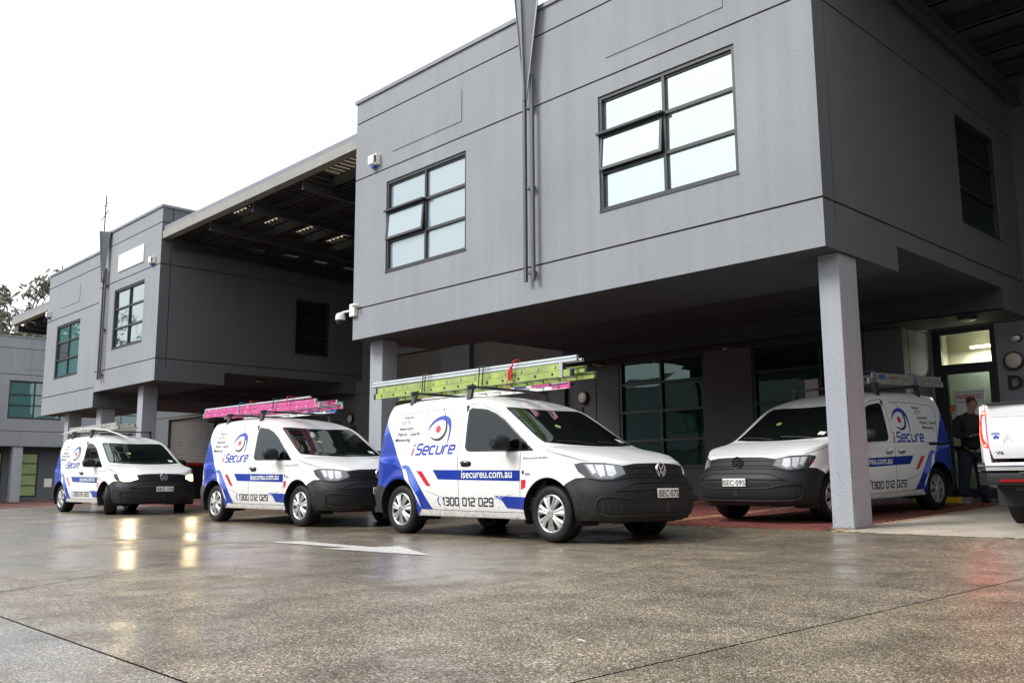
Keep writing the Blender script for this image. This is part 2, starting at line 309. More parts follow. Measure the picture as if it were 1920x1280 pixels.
GL = {'S': [[(.62,1),(.1,1),(0,.9),(0,.6),(.1,.5),(.5,.5),(.6,.4),(.6,.1),(.5,0),(-.02,0)]],
 'e': [[(.06,.36),(.6,.36),(.6,.65),(.5,.75),(.1,.75),(0,.65),(0,.1),(.1,0),(.55,0)]], 'c': [[(.58,.75),(.1,.75),(0,.65),(0,.1),(.1,0),(.58,0)]],
 'u': [[(0,.81),(0,.1),(.1,0),(.6,0)],[(.6,.81),(.6,0)]], 'r': [[(0,-.06),(0,.65),(.1,.75),(.42,.75)]], 'i': [[(0,-.07),(0,.64)],[(0,.8),(0,1.06)]],
 '1': [[(.02,.78),(.25,1),(.25,-.06)]], '3': [[(0,1),(.5,1),(.6,.9),(.6,.6),(.5,.5),(.12,.5)],[(.5,.5),(.6,.4),(.6,.1),(.5,0),(0,0)]],
 '0': [[(.1,0),(0,.1),(0,.9),(.1,1),(.5,1),(.6,.9),(.6,.1),(.5,0)]], '2': [[(0,1),(.5,1),(.6,.9),(.6,.6),(.5,.5),(.1,.5),(0,.4),(0,0),(.64,0)]],
 '9': [[(.6,.45),(.1,.45),(0,.55),(0,.9),(.1,1),(.5,1),(.6,.9),(.6,.1),(.5,0),(0,0)]]}
def glyphs(s, h, wd=0.16, slant=0.2, sp=0.3, wide=1.0):
    v = []; f = []; x = 0
    for ch in s:
        if ch == ' ': x += .55; continue
        for st in GL[ch]:
            a, b = stroke([(p[0] * wide + x, p[1]) for p in st], wd, ch == '0'); n = len(v); v += a; f += [tuple(i + n for i in q) for q in b]
        x += ({'i': 0, '1': .28, 'r': .4}.get(ch, .6)) * wide + sp
    return [((p[0] + p[1] * slant) * h, p[1] * h) for p in v], f, (x - sp) * h
def place2d(vf, fn, name, m, parent):
    v, f = vf[0], vf[1]; return link(name, mk_mesh(name, [fn(a, b) for a, b in v], f, [m]), parent)
def tri_poly(poly):
    r = delaunay_2d_cdt([Vector(p) for p in poly], [(i, (i+1) % len(poly)) for i in range(len(poly))], [], 0, 1e-6)
    vs = [tuple(v) for v in r[0]]; fs = [tuple(q) for q in r[2]]
    c = np.array([np.mean([vs[i] for i in q], axis=0) for q in fs]); ok = pip(c, poly)
    return vs, [q for q, k in zip(fs, ok) if k]
def pip(pts, poly):
    x, y = pts[:, 0], pts[:, 1]; ins = np.zeros(len(pts), bool); n = len(poly)
    for i in range(n):
        (x1, y1), (x2, y2) = poly[i], poly[(i+1) % n]
        if y1 == y2: continue
        c = ((y1 > y) != (y2 > y)) & (x < (x2 - x1) * (y - y1) / (y2 - y1) + x1); ins ^= c
    return ins
def dens(poly, st=0.05, closed=True):
    out = []; n = len(poly)
    for i in range(n if closed else n - 1):
        a, b = np.array(poly[i], float), np.array(poly[(i+1) % n], float); k = max(1, int(np.hypot(*(b - a)) / st))
        out += [tuple(a + (b - a) * j / k) for j in range(k)]
    if not closed: out.append(tuple(poly[-1]))
    return out
def ribbon(pts, wd):
    v, f = stroke(dens(pts, 0.06, False), wd); n = len(v) // 2
    return [v[2*i] for i in range(n)] + [v[2*i+1] for i in range(n-1, -1, -1)]
def cat_mull(pts, sub=5):
    P = [np.array(p, float) for p in pts]; P = [2*P[0]-P[1]] + P + [2*P[-1]-P[-2]]; out = []
    for i in range(1, len(P) - 2):
        for k in range(sub):
            t = k / sub; out.append(tuple(0.5*((2*P[i]) + (-P[i-1]+P[i+1])*t + (2*P[i-1]-5*P[i]+4*P[i+1]-P[i+2])*t*t + (-P[i-1]+3*P[i]-3*P[i+1]+P[i+2])*t**3)))
    out.append(tuple(P[-2])); return out

# ------------------------------------------------------------------ ground
def gz(x, y):
    z = -0.03
    if y > 8.6: z += min(y - 8.6, 1.5) * 0.0567
    if y > 10.1: z += (y - 10.1) * 0.031
    if y > 17.5: z -= (y - 17.5) * 0.031
    if x < -25: z -= 0.36 * (lambda t: t*t*(3-2*t))(min((-25 - x) / 16, 1))
    return z
YB = 10.05   # line where the yard meets the paved forecourt
def ground(name, xs, ys, m, base=0.0, skip=None, lab=None):
    v = []; f = []; nx, ny = len(xs), len(ys)
    for j, y in enumerate(ys):
        for i, x in enumerate(xs): v.append((x, y, gz(x, y) + base ))
    for j in range(ny - 1):
        for i in range(nx - 1): f.append((j*nx+i, j*nx+i+1, (j+1)*nx+i+1, (j+1)*nx+i))
    o = link(name, mk_mesh(name, v, f, [m], smooth=True)); o['kind'] = 'structure'; return o
def lin(a, b, st): n = max(1, int(round((b - a) / st))); return [a + (b - a) * i / n for i in range(n + 1)]
G1, G2 = -2.21, 1.46  # saw cuts in the yard slab
yard = ground('yard_pavement', [-400, -120] + lin(-60, G1 - .006, 1.0), lin(G2 + .006, YB, .5), M['asphalt'])
ground('slab_pavement', [-400, -120] + lin(-60, G1 - .006, 1.0), [-400, -100, -30, -10] + lin(-6, G2 - .006, 1.0), M['slab'])
ground('side_pavement', lin(G1 + .006, 20, 1.0) + [60, 400], [-400, -100, -30, -10] + lin(-6, YB, .5), M['slab_side'])
ground('ground', [-500, -120] + lin(-60, 20, 2.0) + [60, 500], [-500, -100, -20] + lin(-6, 30, 1.0) + [60, 500], M['joint'], -0.013)
# worn crack running diagonally across the yard
cr = cat_mull([(-6.4, 1.6), (-7.1, 2.5), (-7.75, 3.4), (-8.1, 4.5), (-8.33, 5.6), (-8.75, 7.0)], 14)
cv, cf = stroke([(x + random.uniform(-.008, .008), y + random.uniform(-.012, .012)) for x, y in cr], 0.010)
link('crack', mk_mesh('crack', [(a, b, gz(a, b) + 0.004) for a, b in cv], cf, [M['joint']]), yard)
# painted arrow, worn edges
arw = [(-9.75, 5.22), (-9.55, 5.52), (-9.35, 5.70), (-8.2, 5.66), (-8.3, 5.95), (-8.02, 6.08), (-6.75, 5.42), (-8.42, 5.0), (-8.32, 5.38)]
arw = [(-9.62, 5.33), (-9.38, 5.66), (-8.02, 5.66), (-7.92, 5.93), (-6.72, 5.40), (-8.26, 5.20), (-8.12, 5.42), (-8.3, 5.44)]
dp = [(x + random.uniform(-.006, .006), y + random.uniform(-.006, .006)) for x, y in dens(arw, 0.07)]
av, af = tri_poly(dp)
link('arrow_marking', mk_mesh('arrow_marking', [(a, b, gz(a, b) + 0.005) for a, b in av], af, [M['marking']]), yard)
# forecourt: bed, pavers in bays with tan borders, pale concrete driveway
XBAY = [-5.28, -7.95, -10.6, -13.25, -15.9]
bed = ground('forecourt_pavement', lin(-60, -5.12, 1.0), [YB + .01] + lin(10.5, 16.5, .5), M['joint'], -0.006)
ground('driveway_pavement', lin(-5.10, 6, .5) + [20], [YB + .01] + lin(10.5, 19, .5), M['apron'], 0.0)
def paver_mesh(L, W_, m, tag_):
    b = MB().box((-L/2+.003, -W_/2+.003, -.03), (L/2-.003, W_/2-.003, 0.0)); me = mk_mesh('brick_' + tag_, b.v, b.f, [m]); return me
PM = {}
for k_, mm in (('r', M['paver_red']), ('s', M['paver_red2']), ('t', M['paver_tan'])):
    PM[k_] = paver_mesh(.2, .1, mm, k_); PM[k_ + 'v'] = paver_mesh(.1, .2, mm, k_ + 'v')
rest = MB(); rest_m = {'r': 0, 's': 1, 't': 2}
cnt = 0
for r_ in range(64):
    y = YB + .06 + .1 * r_; off = .1 * (r_ % 2); x = -15.9 + off
    while x < -5.32:
        k_ = 't' if (min(abs(x - b_) for b_ in XBAY) < .11) else random.choice('rrs')
        z = gz(x, y) + random.uniform(-.0015, .0015)
        if r_ < 6 and x > -10.4 and cnt < 240:
            o = link('brick', PM[k_], bed, (x, y, z)); o.rotation_euler = (random.uniform(-.008, .008), random.uniform(-.006, .006), random.uniform(-.01, .01)); cnt += 1
        else:
            rest.box((x - .097, y - .047, z - .03), (x + .097, y + .047, z), rest_m[k_])
        x += .2
for r_ in range(31):   # border strip beside the driveway
    y = YB + .11 + .2 * r_
    for x in (-5.17,):
        z = gz(x, y)
        if cnt < 290: link('brick', PM['tv'], bed, (x, y, z)); cnt += 1
        else: rest.box((x - .047, y - .097, z - .03), (x + .047, y + .097, z), 2)
o = rest.build('brick_field', [M['paver_red'], M['paver_red2'], M['paver_tan']], bed); o['kind'] = 'stuff'
far = MB(); 
for i in range(60):
    x0 = -56 + i * .66
    for j in range(5): far.box((x0 + .004, YB + .02 + j * 1.2, gz(x0, 10 + j) - .05), (x0 + .652, YB + 1.21 + j * 1.2, gz(x0 + .3, YB + .6 + j * 1.2)), random.choice((0, 0, 1)))
o = far.build('brick_field', [M['paver_red'], M['paver_red2']], bed); o['kind'] = 'stuff'
# moss in the joint, litter
ms = MB()
for i in range(190):
    x = random.uniform(-9.3, -2.2); y = YB + random.gauss(-.02, .03); s_ = random.uniform(.005, .022); z = gz(x, y)
    ms.box((x - s_*1.5, y - s_*.4, z - .01), (x + s_*1.5, y + s_*.4, z + s_ * .35), 0, Matrix.Rotation(random.uniform(-.5, .5), 3, 'Z'))
tag(ms.build('moss', M['moss']), 'bright green moss tufts along the joint between yard and forecourt', 'moss', kind='stuff')
M['leaf_dry'] = mat('dry_leaf', (0.25, 0.19, 0.09), 0.7, noise=0.3, nscale=30); M['leaf_dark'] = mat('dark_leaf', (0.03, 0.028, 0.02), 0.6, noise=0.2); M['leaf_pale'] = mat('pale_twig', (0.42, 0.40, 0.33), 0.6, noise=0.2)
def px_ground(u, v):
    d = Fv + Rv * ((u - 960) / 1704.3) - Uv * ((v - 640) / 1704.3); t = (-.03 - .657) / d.z; return d.x * t, d.y * t
lit = MB()
for u, v, L, mm in ((1090, 1205, .09, 2), (1110, 1203, .05, 2), (1420, 1240, .04, 2), (1507, 1252, .025, 1), (1360, 1230, .07, 0), (1775, 1120, .02, 2), (1860, 1151, .03, 1), (1145, 1230, .05, 2), (1000, 1177, .04, 2), (76, 1222, .03, 1), (475, 1090, .02, 1), (1680, 1015, .04, 1), (1880, 1220, .05, 1), (905, 1042, .03, 1), (1500, 1052, .04, 0), (1395, 1135, .02, 0), (1700, 1048, .03, 1), (1290, 1100, .02, 0)):
    x, y = px_ground(u, v); a = random.uniform(0, 3.1); z = gz(x, y) + .012
    ca, sa = math.cos(a) * L / 2, math.sin(a) * L / 2; q = L * .12
    lit.add([(x - ca, y - sa, z), (x + sa * .2, y - ca * .2, z + .004), (x + ca, y + sa, z + .002), (x - sa * .2, y + ca * .2, z + .001)], [(0, 1, 2, 3)], mm)
for i in range(60):
    x, y = random.uniform(-4.9, -2.0), random.uniform(10.1, 13.5); L = random.uniform(.02, .07); a = random.uniform(0, 3); z = gz(x, y) + .006
    ca, sa = math.cos(a) * L / 2, math.sin(a) * L / 2
    lit.add([(x - ca, y - sa, z), (x + sa * .3, y - ca * .3, z + .004), (x + ca, y + sa, z + .002), (x - sa * .3, y + ca * .3, z + .001)], [(0, 1, 2, 3)], 1)
tag(lit.build('leaf_litter', [M['leaf_dry'], M['leaf_dark'], M['leaf_pale']]), 'scattered twigs and dead leaves lying on the wet pavement', 'leaf litter', kind='stuff')

# ------------------------------------------------------------------ wall relief
def relief(name, us, vs, depth, P, parent, mats, mi=None, rev=0.13):
    """us, vs: cut coordinates; depth(i,j) -> recess depth or None for an opening; P(u,v,d)->xyz"""
    v = []; f = []; ml = []
    def q(a, b, c, d, m_): n = len(v); v.extend([a, b, c, d]); f.append((n, n+1, n+2, n+3)); ml.append(m_)
    nu, nv = len(us) - 1, len(vs) - 1
    D = [[depth((us[i]+us[i+1])/2, (vs[j]+vs[j+1])/2) for j in range(nv)] for i in range(nu)]
    for i in range(nu):
        for j in range(nv):
            d = D[i][j]
            if d is not None: q(P(us[i], vs[j], d), P(us[i+1], vs[j], d), P(us[i+1], vs[j+1], d), P(us[i], vs[j+1], d), 1 if (d > 0.005 and len(mats) > 1) else 0)
            dd = rev if d is None else d
            if i < nu - 1:
                e = D[i+1][j]; ee = rev if e is None else e
                if abs(ee - dd) > 1e-4: q(P(us[i+1], vs[j], dd), P(us[i+1], vs[j], ee), P(us[i+1], vs[j+1], ee), P(us[i+1], vs[j+1], dd), 0)
            if j < nv - 1:
                e = D[i][j+1]; ee = rev if e is None else e
                if abs(ee - dd) > 1e-4: q(P(us[i], vs[j+1], dd), P(us[i], vs[j+1], ee), P(us[i+1], vs[j+1], ee), P(us[i+1], vs[j+1], dd), 0)
    return link(name, mk_mesh(name, v, f, mats, ml), parent)
def window(parent, P, u0, u1, v0, v1, cols, rows, pm, sash=None, fw=0.055, dp=0.075, mw=0.05, backlit=False, curtain=False, label=None):
    """P(u,v,d) with d positive into the wall.  window > pane, sash"""
    def bx(b, a0, a1, b0, b1, d0, d1, m=0):
        pts = [P(a, c, d) for d in (d0, d1) for a, c in ((a0, b0), (a1, b0), (a1, b1), (a0, b1))]
        b.add(pts, [(0,1,2,3),(7,6,5,4),(0,4,5,1),(1,5,6,2),(2,6,7,3),(3,7,4,0)], m)
    b = MB(); us = [u0 + (u1-u0) * c for c in cols]; vs = [v0 + (v1-v0) * r for r in rows]
    bx(b, u0, u0+fw, v0, v1, .02, dp+.05); bx(b, u1-fw, u1, v0, v1, .02, dp+.05)
    bx(b, u0+fw, u1-fw, v0, v0+fw, .022, dp+.05); bx(b, u0+fw, u1-fw, v1-fw, v1, .022, dp+.05); bx(b, u0+fw, u1-fw, v1-fw-.03, v1-fw, .05, dp+.05)
    for c in us[1:-1]: bx(b, c-mw/2, c+mw/2, v0+fw, v1-fw, .03, dp+.045)
    for r in vs[1:-1]: bx(b, u0+fw, u1-fw, r-mw/2, r+mw/2, .034, dp+.04)
    # sill drip edge
    bx(b, u0-.004, u1+.004, v0-.02, v0, -.012, dp)
    o = b.build('window', M['frame'], parent)
    if label: o['label'] = label
    for i in range(len(us)-1):
        for j in range(len(vs)-1):
            a0, a1, b0, b1 = us[i]+mw/2-.005, us[i+1]-mw/2+.005, vs[j]+mw/2-.005, vs[j+1]-mw/2+.005
            if sash and (i, j) == sash:
                s = MB(); tl = 0.05
                def Q(a, c, d): # hinged at the top, opened outwards a little
                    k = (b1 - c) / (b1 - b0); return P(a, c, d - tl * k)
                F_ = .045
                for (p0, p1, q0, q1) in ((a0, a0+F_, b0, b1), (a1-F_, a1, b0, b1), (a0+F_, a1-F_, b0, b0+F_), (a0+F_, a1-F_, b1-F_, b1)):
                    pts = [Q(a, c, d) for d in (.015, .05) for a, c in ((p0, q0), (p1, q0), (p1, q1), (p0, q1))]
                    s.add(pts, [(0,1,2,3),(7,6,5,4),(0,4,5,1),(1,5,6,2),(2,6,7,3),(3,7,4,0)], 0)
                bx(s, a0-.03, a1+.03, b1, b1+.035, -.06, .04)
                s.add([Q(a0+F_, b0+F_, .03), Q(a1-F_, b0+F_, .03), Q(a1-F_, b1-F_, .03), Q(a0+F_, b1-F_, .03)], [(0,1,2,3)], 1)
                s.build('sash', [M['frame'], pm], o)
            else:
                pmm = pm(i, j) if callable(pm) else pm
                k = random.uniform(-.002, .002)
                pts = [P(a0, b0, dp+k), P(a1, b0, dp-k), P(a1, b1, dp+k*.5), P(a0, b1, dp-k)]
                link('pane', mk_mesh('pane', pts, [(0,1,2,3)], [pmm]), o)
    return o
def front(Y): return lambda u, v, d: (u, Y + d, v)
def side_px(X): return lambda u, v, d: (X - d, u, v)      # wall facing +X, depth goes towards -X
def side_mx(X): return lambda u, v, d: (X + d, u, v)
def wall(parent, P, u0, u1, v0, v1, hg=(), vg=(), holes=(), mats=None, name='wall_panel', gd=0.022, gw=0.028, rev=0.13):
    us = {u0, u1}; vs = {v0, v1}
    for g in hg: vs |= {g-gw/2, g+gw/2}
    for g in vg: us |= {g-gw/2, g+gw/2}
    for h in holes: us |= {h[0], h[1]}; vs |= {h[2], h[3]}
    us = sorted(x for x in us if u0-1e-6 <= x <= u1+1e-6); vs = sorted(x for x in vs if v0-1e-6 <= x <= v1+1e-6)
    def dep(u, v):
        for h in holes:
            if h[0] < u < h[1] and h[2] < v < h[3]: return None
        for g in hg:
            if abs(v-g) < gw/2: return gd
        for g in vg:
            if abs(u-g) < gw/2: return gd
        return 0.0
    return relief(name, us, vs, dep, P, parent, mats or [M['wall'], M['joint']], rev=rev)
YF = 9.975
SHADED_SIDE = [M['wall_dark'], M['joint']]   # shade on the flanks put into the colour, using the ground floor charcoal
ROWS = (0, .335, .665, 1); 
def block(x0, x1, dz, wins, label, side_left=True, side_right=True, panels=(), sidewin=None, depth=7.2, swm=None):
    """upper storey box on columns: x0..x1 along the yard, front at YF"""
    t = thing('office_building', label, 'building', (0, 0, 0))
    zs, z1, z2, z3, zt = 3.389+dz, 3.997+dz, 6.635+dz, 7.82+dz, 8.25+dz
    holes = [(a, b, 4.575+dz, 6.364+dz) for a, b, *_ in wins]
    wall(t, front(YF), x0, x1, zs, zt, (z1, z2, z3), (), holes)
    for a, b, pm, kw in wins: window(t, front(YF), a, b, 4.575+dz, 6.364+dz, (0, .5, 1), ROWS, pm, **kw)
    yb = YF + depth
    for on, P, mir in ((side_left, side_mx(x0), -1), (side_right, side_px(x1), 1)):
        if not on: continue
        # stepped lower edge: beam, recess, beam
        hs = []
        if sidewin: hs = [(sidewin[0], sidewin[1], sidewin[2]+dz, sidewin[3]+dz)]
        def Pq(u, v, d, P=P): return P(u, v, d)
        wall(t, Pq, YF, yb, 3.74+dz, zt, (z1, z2, z3), (YF+.30,), hs, SHADED_SIDE)
        wall(t, Pq, YF, 12.0, zs, 3.74+dz, (), (), (), SHADED_SIDE)
        wall(t, Pq, 16.0, yb, zs, 3.74+dz, (), (), (), SHADED_SIDE)
        if sidewin: window(t, Pq, *hs[0][:2], hs[0][2], hs[0][3], (0, 1), ROWS, swm or M['pane_side'], label='dark side window under the canopy')
    b = MB()
    b.box((x0+.001, YF+.001, zs-.001), (x1-.001, 12.0, zs+.02)); b.box((x0+.001, 12.0, 3.74+dz), (x1-.001, 16.0, 3.76+dz)); b.box((x0+.001, 16.0, zs-.001), (x1-.001, yb, zs+.02))
    b.box((x0+.001, 11.98, zs), (x1-.001, 12.0, 3.75+dz)); b.box((x0+.001, 16.0, zs), (x1-.001, 16.02, 3.75+dz))
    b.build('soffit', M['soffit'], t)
    c = MB(); c.box((x0-.03, YF-.035, zt), (x1+.03, YF+.2, zt+.075)); c.box((x0-.03, YF+.2, zt), (x0+.2, yb, zt+.075)); c.box((x1-.2, YF+.2, zt), (x1+.03, yb, zt+.075))
    c.build('parapet_cap', M['cap'], t)
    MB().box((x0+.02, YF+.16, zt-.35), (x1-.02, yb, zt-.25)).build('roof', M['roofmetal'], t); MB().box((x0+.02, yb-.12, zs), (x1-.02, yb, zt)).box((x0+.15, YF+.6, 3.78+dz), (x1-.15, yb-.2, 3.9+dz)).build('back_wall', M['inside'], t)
    for (a, b_, c0, c1) in panels:
        MB().box((a, YF-.012, c0+dz), (b_, YF-.001, c1+dz)).build('blank_panel', M['wall'], t)
    return t
def column(x0, x1, y0, y1, z0, z1, label, group):
    b = MB(); b.box((x0, y0, z0), (x1, y1, z1)); o = b.build('column', M['column'], None, bevel=0.012); tag(o, label, 'column', group); return o
# ------------------------------------------------------------------ the grey office blocks
main = block(-14.92, -5.0, 0, [(-13.865, -11.52, M['pane_blind'], dict(sash=(0, 1))), (-8.49, -6.12, M['pane'], dict(sash=(0, 1)))],
      'largest grey rendered office block raised on columns, its two six-pane windows facing the yard',
      panels=[(-13.68, -11.64, 6.93, 7.53), (-8.315, -6.26, 6.93, 7.53)], sidewin=(14.5, 16.2, 4.58, 6.36))
midb = block(-28.95, -24.42, 0, [(-27.68, -25.44, M['pane_tree'], {})], 'grey office block with a white sign board high on its front', sidewin=(14.25, 15.45, 4.52, 6.2), side_left=True)
lowb = block(-33.85, -28.955, -.46, [(-32.76, -30.52, lambda i, j: M['pane_tree'] if (i, j) == (0, 1) else M['pane_teal'], {})],
      'lower stepped-down grey office block left of the tall antenna, teal panes in its window', panels=[(-32.5, -30.7, 6.95, 7.5)])
# ---- columns
column(-5.32, -5.05, 10.38, 10.86, gz(-5.2, 10.6) - .05, 3.389, 'pale grey square column with scraped corner in front of the parked van with plate SEC-09S', 'columns under the office blocks')
column(-14.86, -14.45, 10.36, 10.72, -.1, 3.389, 'pale grey column behind the green ladder, left end of the large block', 'columns under the office blocks')
column(-26.3, -25.92, 10.3, 10.72, -.4, 3.389, 'thick grey column rising behind the roof of the leftmost van', 'columns under the office blocks')
column(-29.5, -29.1, 10.3, 10.72, -.5, 3.40, 'grey column behind the ladder load of the leftmost van, under the step between blocks', 'columns under the office blocks')
column(-32.4, -32.02, 10.3, 10.72, -.5, 2.94, 'leftmost column under the lower office block', 'columns under the office blocks')
# ---- ground floor walls set back under the blocks
YW = 16.5
gw = thing('ground_floor_wall', 'dark grey ground floor wall with tinted shopfront windows behind the two right vans', 'wall')
W1 = (-13.58, -11.2, .89, 3.42); W2 = (-10.05, -7.62, .89, 3.42)
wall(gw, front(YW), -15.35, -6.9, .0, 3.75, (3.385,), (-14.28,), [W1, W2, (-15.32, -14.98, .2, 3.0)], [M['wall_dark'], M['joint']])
R4 = (0, .27, .5, .73, 1)
window(gw, front(YW), *W1, (0, .5, 1), (0, .25, .51, .765, 1), M['pane_dark'], dp=.09, fw=.07, label='wide eight-pane tinted window')
window(gw, front(YW), *W2, (0, .62, 1), (0, .25, .51, .765, 1), M['pane_dark'], dp=.09, fw=.07, label='tinted window with hanging blinds behind')
# pale vertical blinds behind the second window, notices taped to the glass
bl = MB(); x = -9.95
while x < -8.6:
    sl = random.uniform(-.35, .35); bl.box((x, YW+.24, 1.6 + random.uniform(-.02, .02)), (x+.11, YW+.248, 3.35), 0, Matrix.Rotation(sl, 3, 'Z')); x += .125
bl.build('blind', M['curtain'], gw)
bl = MB(); x = -13.5
while x < -12.5:
    bl.box((x, YW+.24, 2.1), (x+.10, YW+.248, 2.95), 0, Matrix.Rotation(random.uniform(-.6, .6), 3, 'Z')); x += .105
bl.build('blind', M['curtain'], gw)
MB().box((-8.47, YW+.06, 2.62), (-8.2, YW+.066, 3.02)).box((-8.9, YW+.06, 2.2), (-8.62, YW+.066, 2.58)).build('notice', M['sign_white'], gw)
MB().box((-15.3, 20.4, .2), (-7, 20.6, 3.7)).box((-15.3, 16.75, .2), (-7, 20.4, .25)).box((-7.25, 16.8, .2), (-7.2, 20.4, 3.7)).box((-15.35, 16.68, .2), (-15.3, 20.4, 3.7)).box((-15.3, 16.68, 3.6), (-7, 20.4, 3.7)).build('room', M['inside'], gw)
MB().box((-12.1, 17.2, .3), (-11.5, 17.8, 1.25)).box((-12.6, 18.6, .3), (-10.2, 19.2, 1.0)).build('furniture', M['sign_white'], gw)
# recessed side with strip lit from the corridor, door wall D5
wall(gw, side_px(-6.9), YW, 17.7, .0, 3.75, (3.385,), (YW + .25,), (), [M['wall_dark'], M['joint']])
YD = 17.7
dw = thing('door_wall', 'grey wall with black framed glass entrance door beside the D5 lettering', 'wall')
wall(dw, front(YD), -6.9, 5, .0, 3.9, (3.45,), (), [(-6.86, -5.72, .28, 3.43)], [M['wall'], M['joint']])
fr = MB()
for a, b, c, d in ((-6.86, -6.70, .28, 3.43), (-5.82, -5.72, .28, 3.43), (-6.70, -5.82, 3.33, 3.43), (-6.70, -5.82, 2.58, 2.76), (-6.70, -5.82, .28, .46), (-6.70, -6.62, .46, 2.58), (-5.88, -5.82, .46, 2.58)):
    fr.box((a, YD + .03, c), (b, YD + .12, d))
fr.build('door_frame', M['frame'], dw)
fr = link('transom_pane', mk_mesh('transom_pane', [(-6.7, YD+.08, 2.76), (-5.82, YD+.08, 2.76), (-5.82, YD+.08, 3.33), (-6.7, YD+.08, 3.33)], [(0,1,2,3)], [glass('transom_glass', (0.3, 0.3, 0.2), 0.9, f0=.05)]), dw)
dr = link('door', mk_mesh('door', [(-6.62, YD+.07, .46), (-5.88, YD+.07, .46), (-5.88, YD+.07, 2.58), (-6.62, YD+.07, 2.58)], [(0,1,2,3)], [M['pane_door']]), dw)
MB().box((-5.98, YD-.02, 1.2), (-5.95, YD+.05, 1.7)).build('handle', M['frame'], dr)
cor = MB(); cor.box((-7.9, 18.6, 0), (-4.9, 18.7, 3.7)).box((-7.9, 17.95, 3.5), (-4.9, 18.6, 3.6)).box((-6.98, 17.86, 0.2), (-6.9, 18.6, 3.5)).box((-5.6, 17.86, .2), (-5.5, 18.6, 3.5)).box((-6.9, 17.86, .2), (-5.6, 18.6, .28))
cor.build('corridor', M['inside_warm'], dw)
ct = MB().box((-6.35, 18.25, 3.1), (-5.62, 18.31, 3.14)); ctl = ct.build('strip_light', M['tube_on'], None); l_ = bpy.data.lights.new('strip_glow', 'AREA'); l_.energy = 40; l_.color = (1, 1, .92); l_.shape = 'RECTANGLE'; l_.size = .7; l_.size_y = .06; lo_ = bpy.data.objects.new('strip_glow', l_); COL.objects.link(lo_); lo_.location = (-5.98, 18.28, 3.08); lo_.parent = ctl; tag(ctl, 'glowing fluorescent tube seen through the glass above the D5 entrance door', 'lamp')
# WARNING sign taped on the door
sg = tag(MB().box((-6.50, YD-.004, 1.40), (-5.99, YD+.002, 2.24)).build('warning_sign', M['sign_white'], None), 'white security warning sign with red heading on the glass door behind the man', 'sign')
SX = lambda x0, z0, k=1.0: (lambda a, b: (x0 + a*k, YD-.008, z0 + b*k))
place2d(text2d('WARNING', .125, bold=.022, wide=.72), SX(-6.465, 2.09), 'lettering', M['red_print'], sg)
place2d(text2d('PREMISES PROTECTED BY', .036, bold=.01, wide=.95), SX(-6.455, 2.03), 'lettering', M['black_letter'], sg)
place2d(glyphs('i', .085, .2, .2), SX(-6.41, 1.66), 'lettering', M['red_print'], sg)
place2d(glyphs('Secure', .085, .2, .2, .27), SX(-6.365, 1.66), 'lettering', M['blue_print'], sg)
place2d(glyphs('1300 012 029', .07, .17, 0, .27, .8), SX(-6.47, 1.5), 'lettering', M['black_letter'], sg)
b = MB(); bv, bf = stroke([(-6.485, 2.225), (-6.005, 2.225), (-6.005, 1.415), (-6.485, 1.415)], .008, True); place2d((bv, bf), lambda a, c: (a, YD-.006, c), 'border', M['black_letter'], sg)
tr_ = [(-6.62, 1.86), (-6.52, 1.86), (-6.52, 1.99), (-6.56, 1.99)]
og = tag(link('door_sticker', mk_mesh('door_sticker', [(a, YD-.002, c) for a, c in [(-6.62, 1.88), (-5.89, 1.90), (-5.9, 1.98), (-6.56, 2.0), (-6.6, 1.93)]], [(0,1,2,3,4)], [M['orange_print']])), 'orange sticker on the glass door peeking out beside the warning sign', 'sticker')
def letters(s, x, z, size, Y, label):
    g = text2d(s, size, bold=.03, wide=1.0); n = len(g[0]); v = [(x + a, Y - .03, z + b) for a, b in g[0]] + [(x + a, Y - .002, z + b) for a, b in g[0]]
    f = list(g[1]) + [tuple(i + n for i in q)[::-1] for q in g[1]]
    ed = {}
    for q in g[1]:
        for i in range(len(q)):
            e = (q[i], q[(i+1) % len(q)]); ed[tuple(sorted(e))] = ed.get(tuple(sorted(e)), 0) + 1
    f += [(a, b, b + n, a + n) for (a, b), c in ed.items() if c == 1]
    return tag(link('unit_lettering', mk_mesh('unit_lettering', v, f, [M['black_letter']])), label, 'lettering')
letters('D5', -5.57, 2.215, .345, YD, 'black raised unit lettering D5 on the wall right of the entrance door')
letters('D4', -15.08, 2.16, .33, YW, 'black raised unit lettering below the round lamp behind the nearest van')
letters('D3', -24.75, 2.16, .33, YW, 'black raised unit lettering D3 below the round lamp by the left shutter')
def bulkhead(x, y, z, r, label):
    t = thing('wall_lamp', label, 'lamp', (x, y, z), 0, 'round bulkhead lamps beside the unit doors')
    MB().lathe([(0, 0), (r, 0), (r*1.02, -.03), (r, -.09), (r*.84, -.10), (r*.82, -.09)], 40).build('lamp_base', M['blackp'], t, True)
    MB().lathe([(0, -.125), (r*.4, -.12), (r*.7, -.108), (r*.83, -.092)], 36).build('lamp_lens', M['lens_cream'], t, True)
bulkhead(-5.42, YD, 2.72, .165, 'round cream lamp in a black ring above the D5 lettering')
bulkhead(-14.66, YW, 2.62, .155, 'round cream lamp in a black ring on the pier behind the nearest van')
bulkhead(-24.62, YW, 2.62, .155, 'round cream lamp in a black ring left of the pale column behind the pink ladder')
def soffit_light(x, y, z, label):
    t = thing('ceiling_light', label, 'lamp', (x, y, z), 0, 'round lights under the soffits')
    MB().lathe([(0, 0), (.15, 0), (.15, -.05), (.135, -.06)], 28, axis='z').build('lamp_base', M['blackp'], t, True)
    MB().lathe([(.134, -.055), (.1, -.075), (0, -.085)], 28, axis='z').build('lamp_lens', M['lens_cream'], t, True)
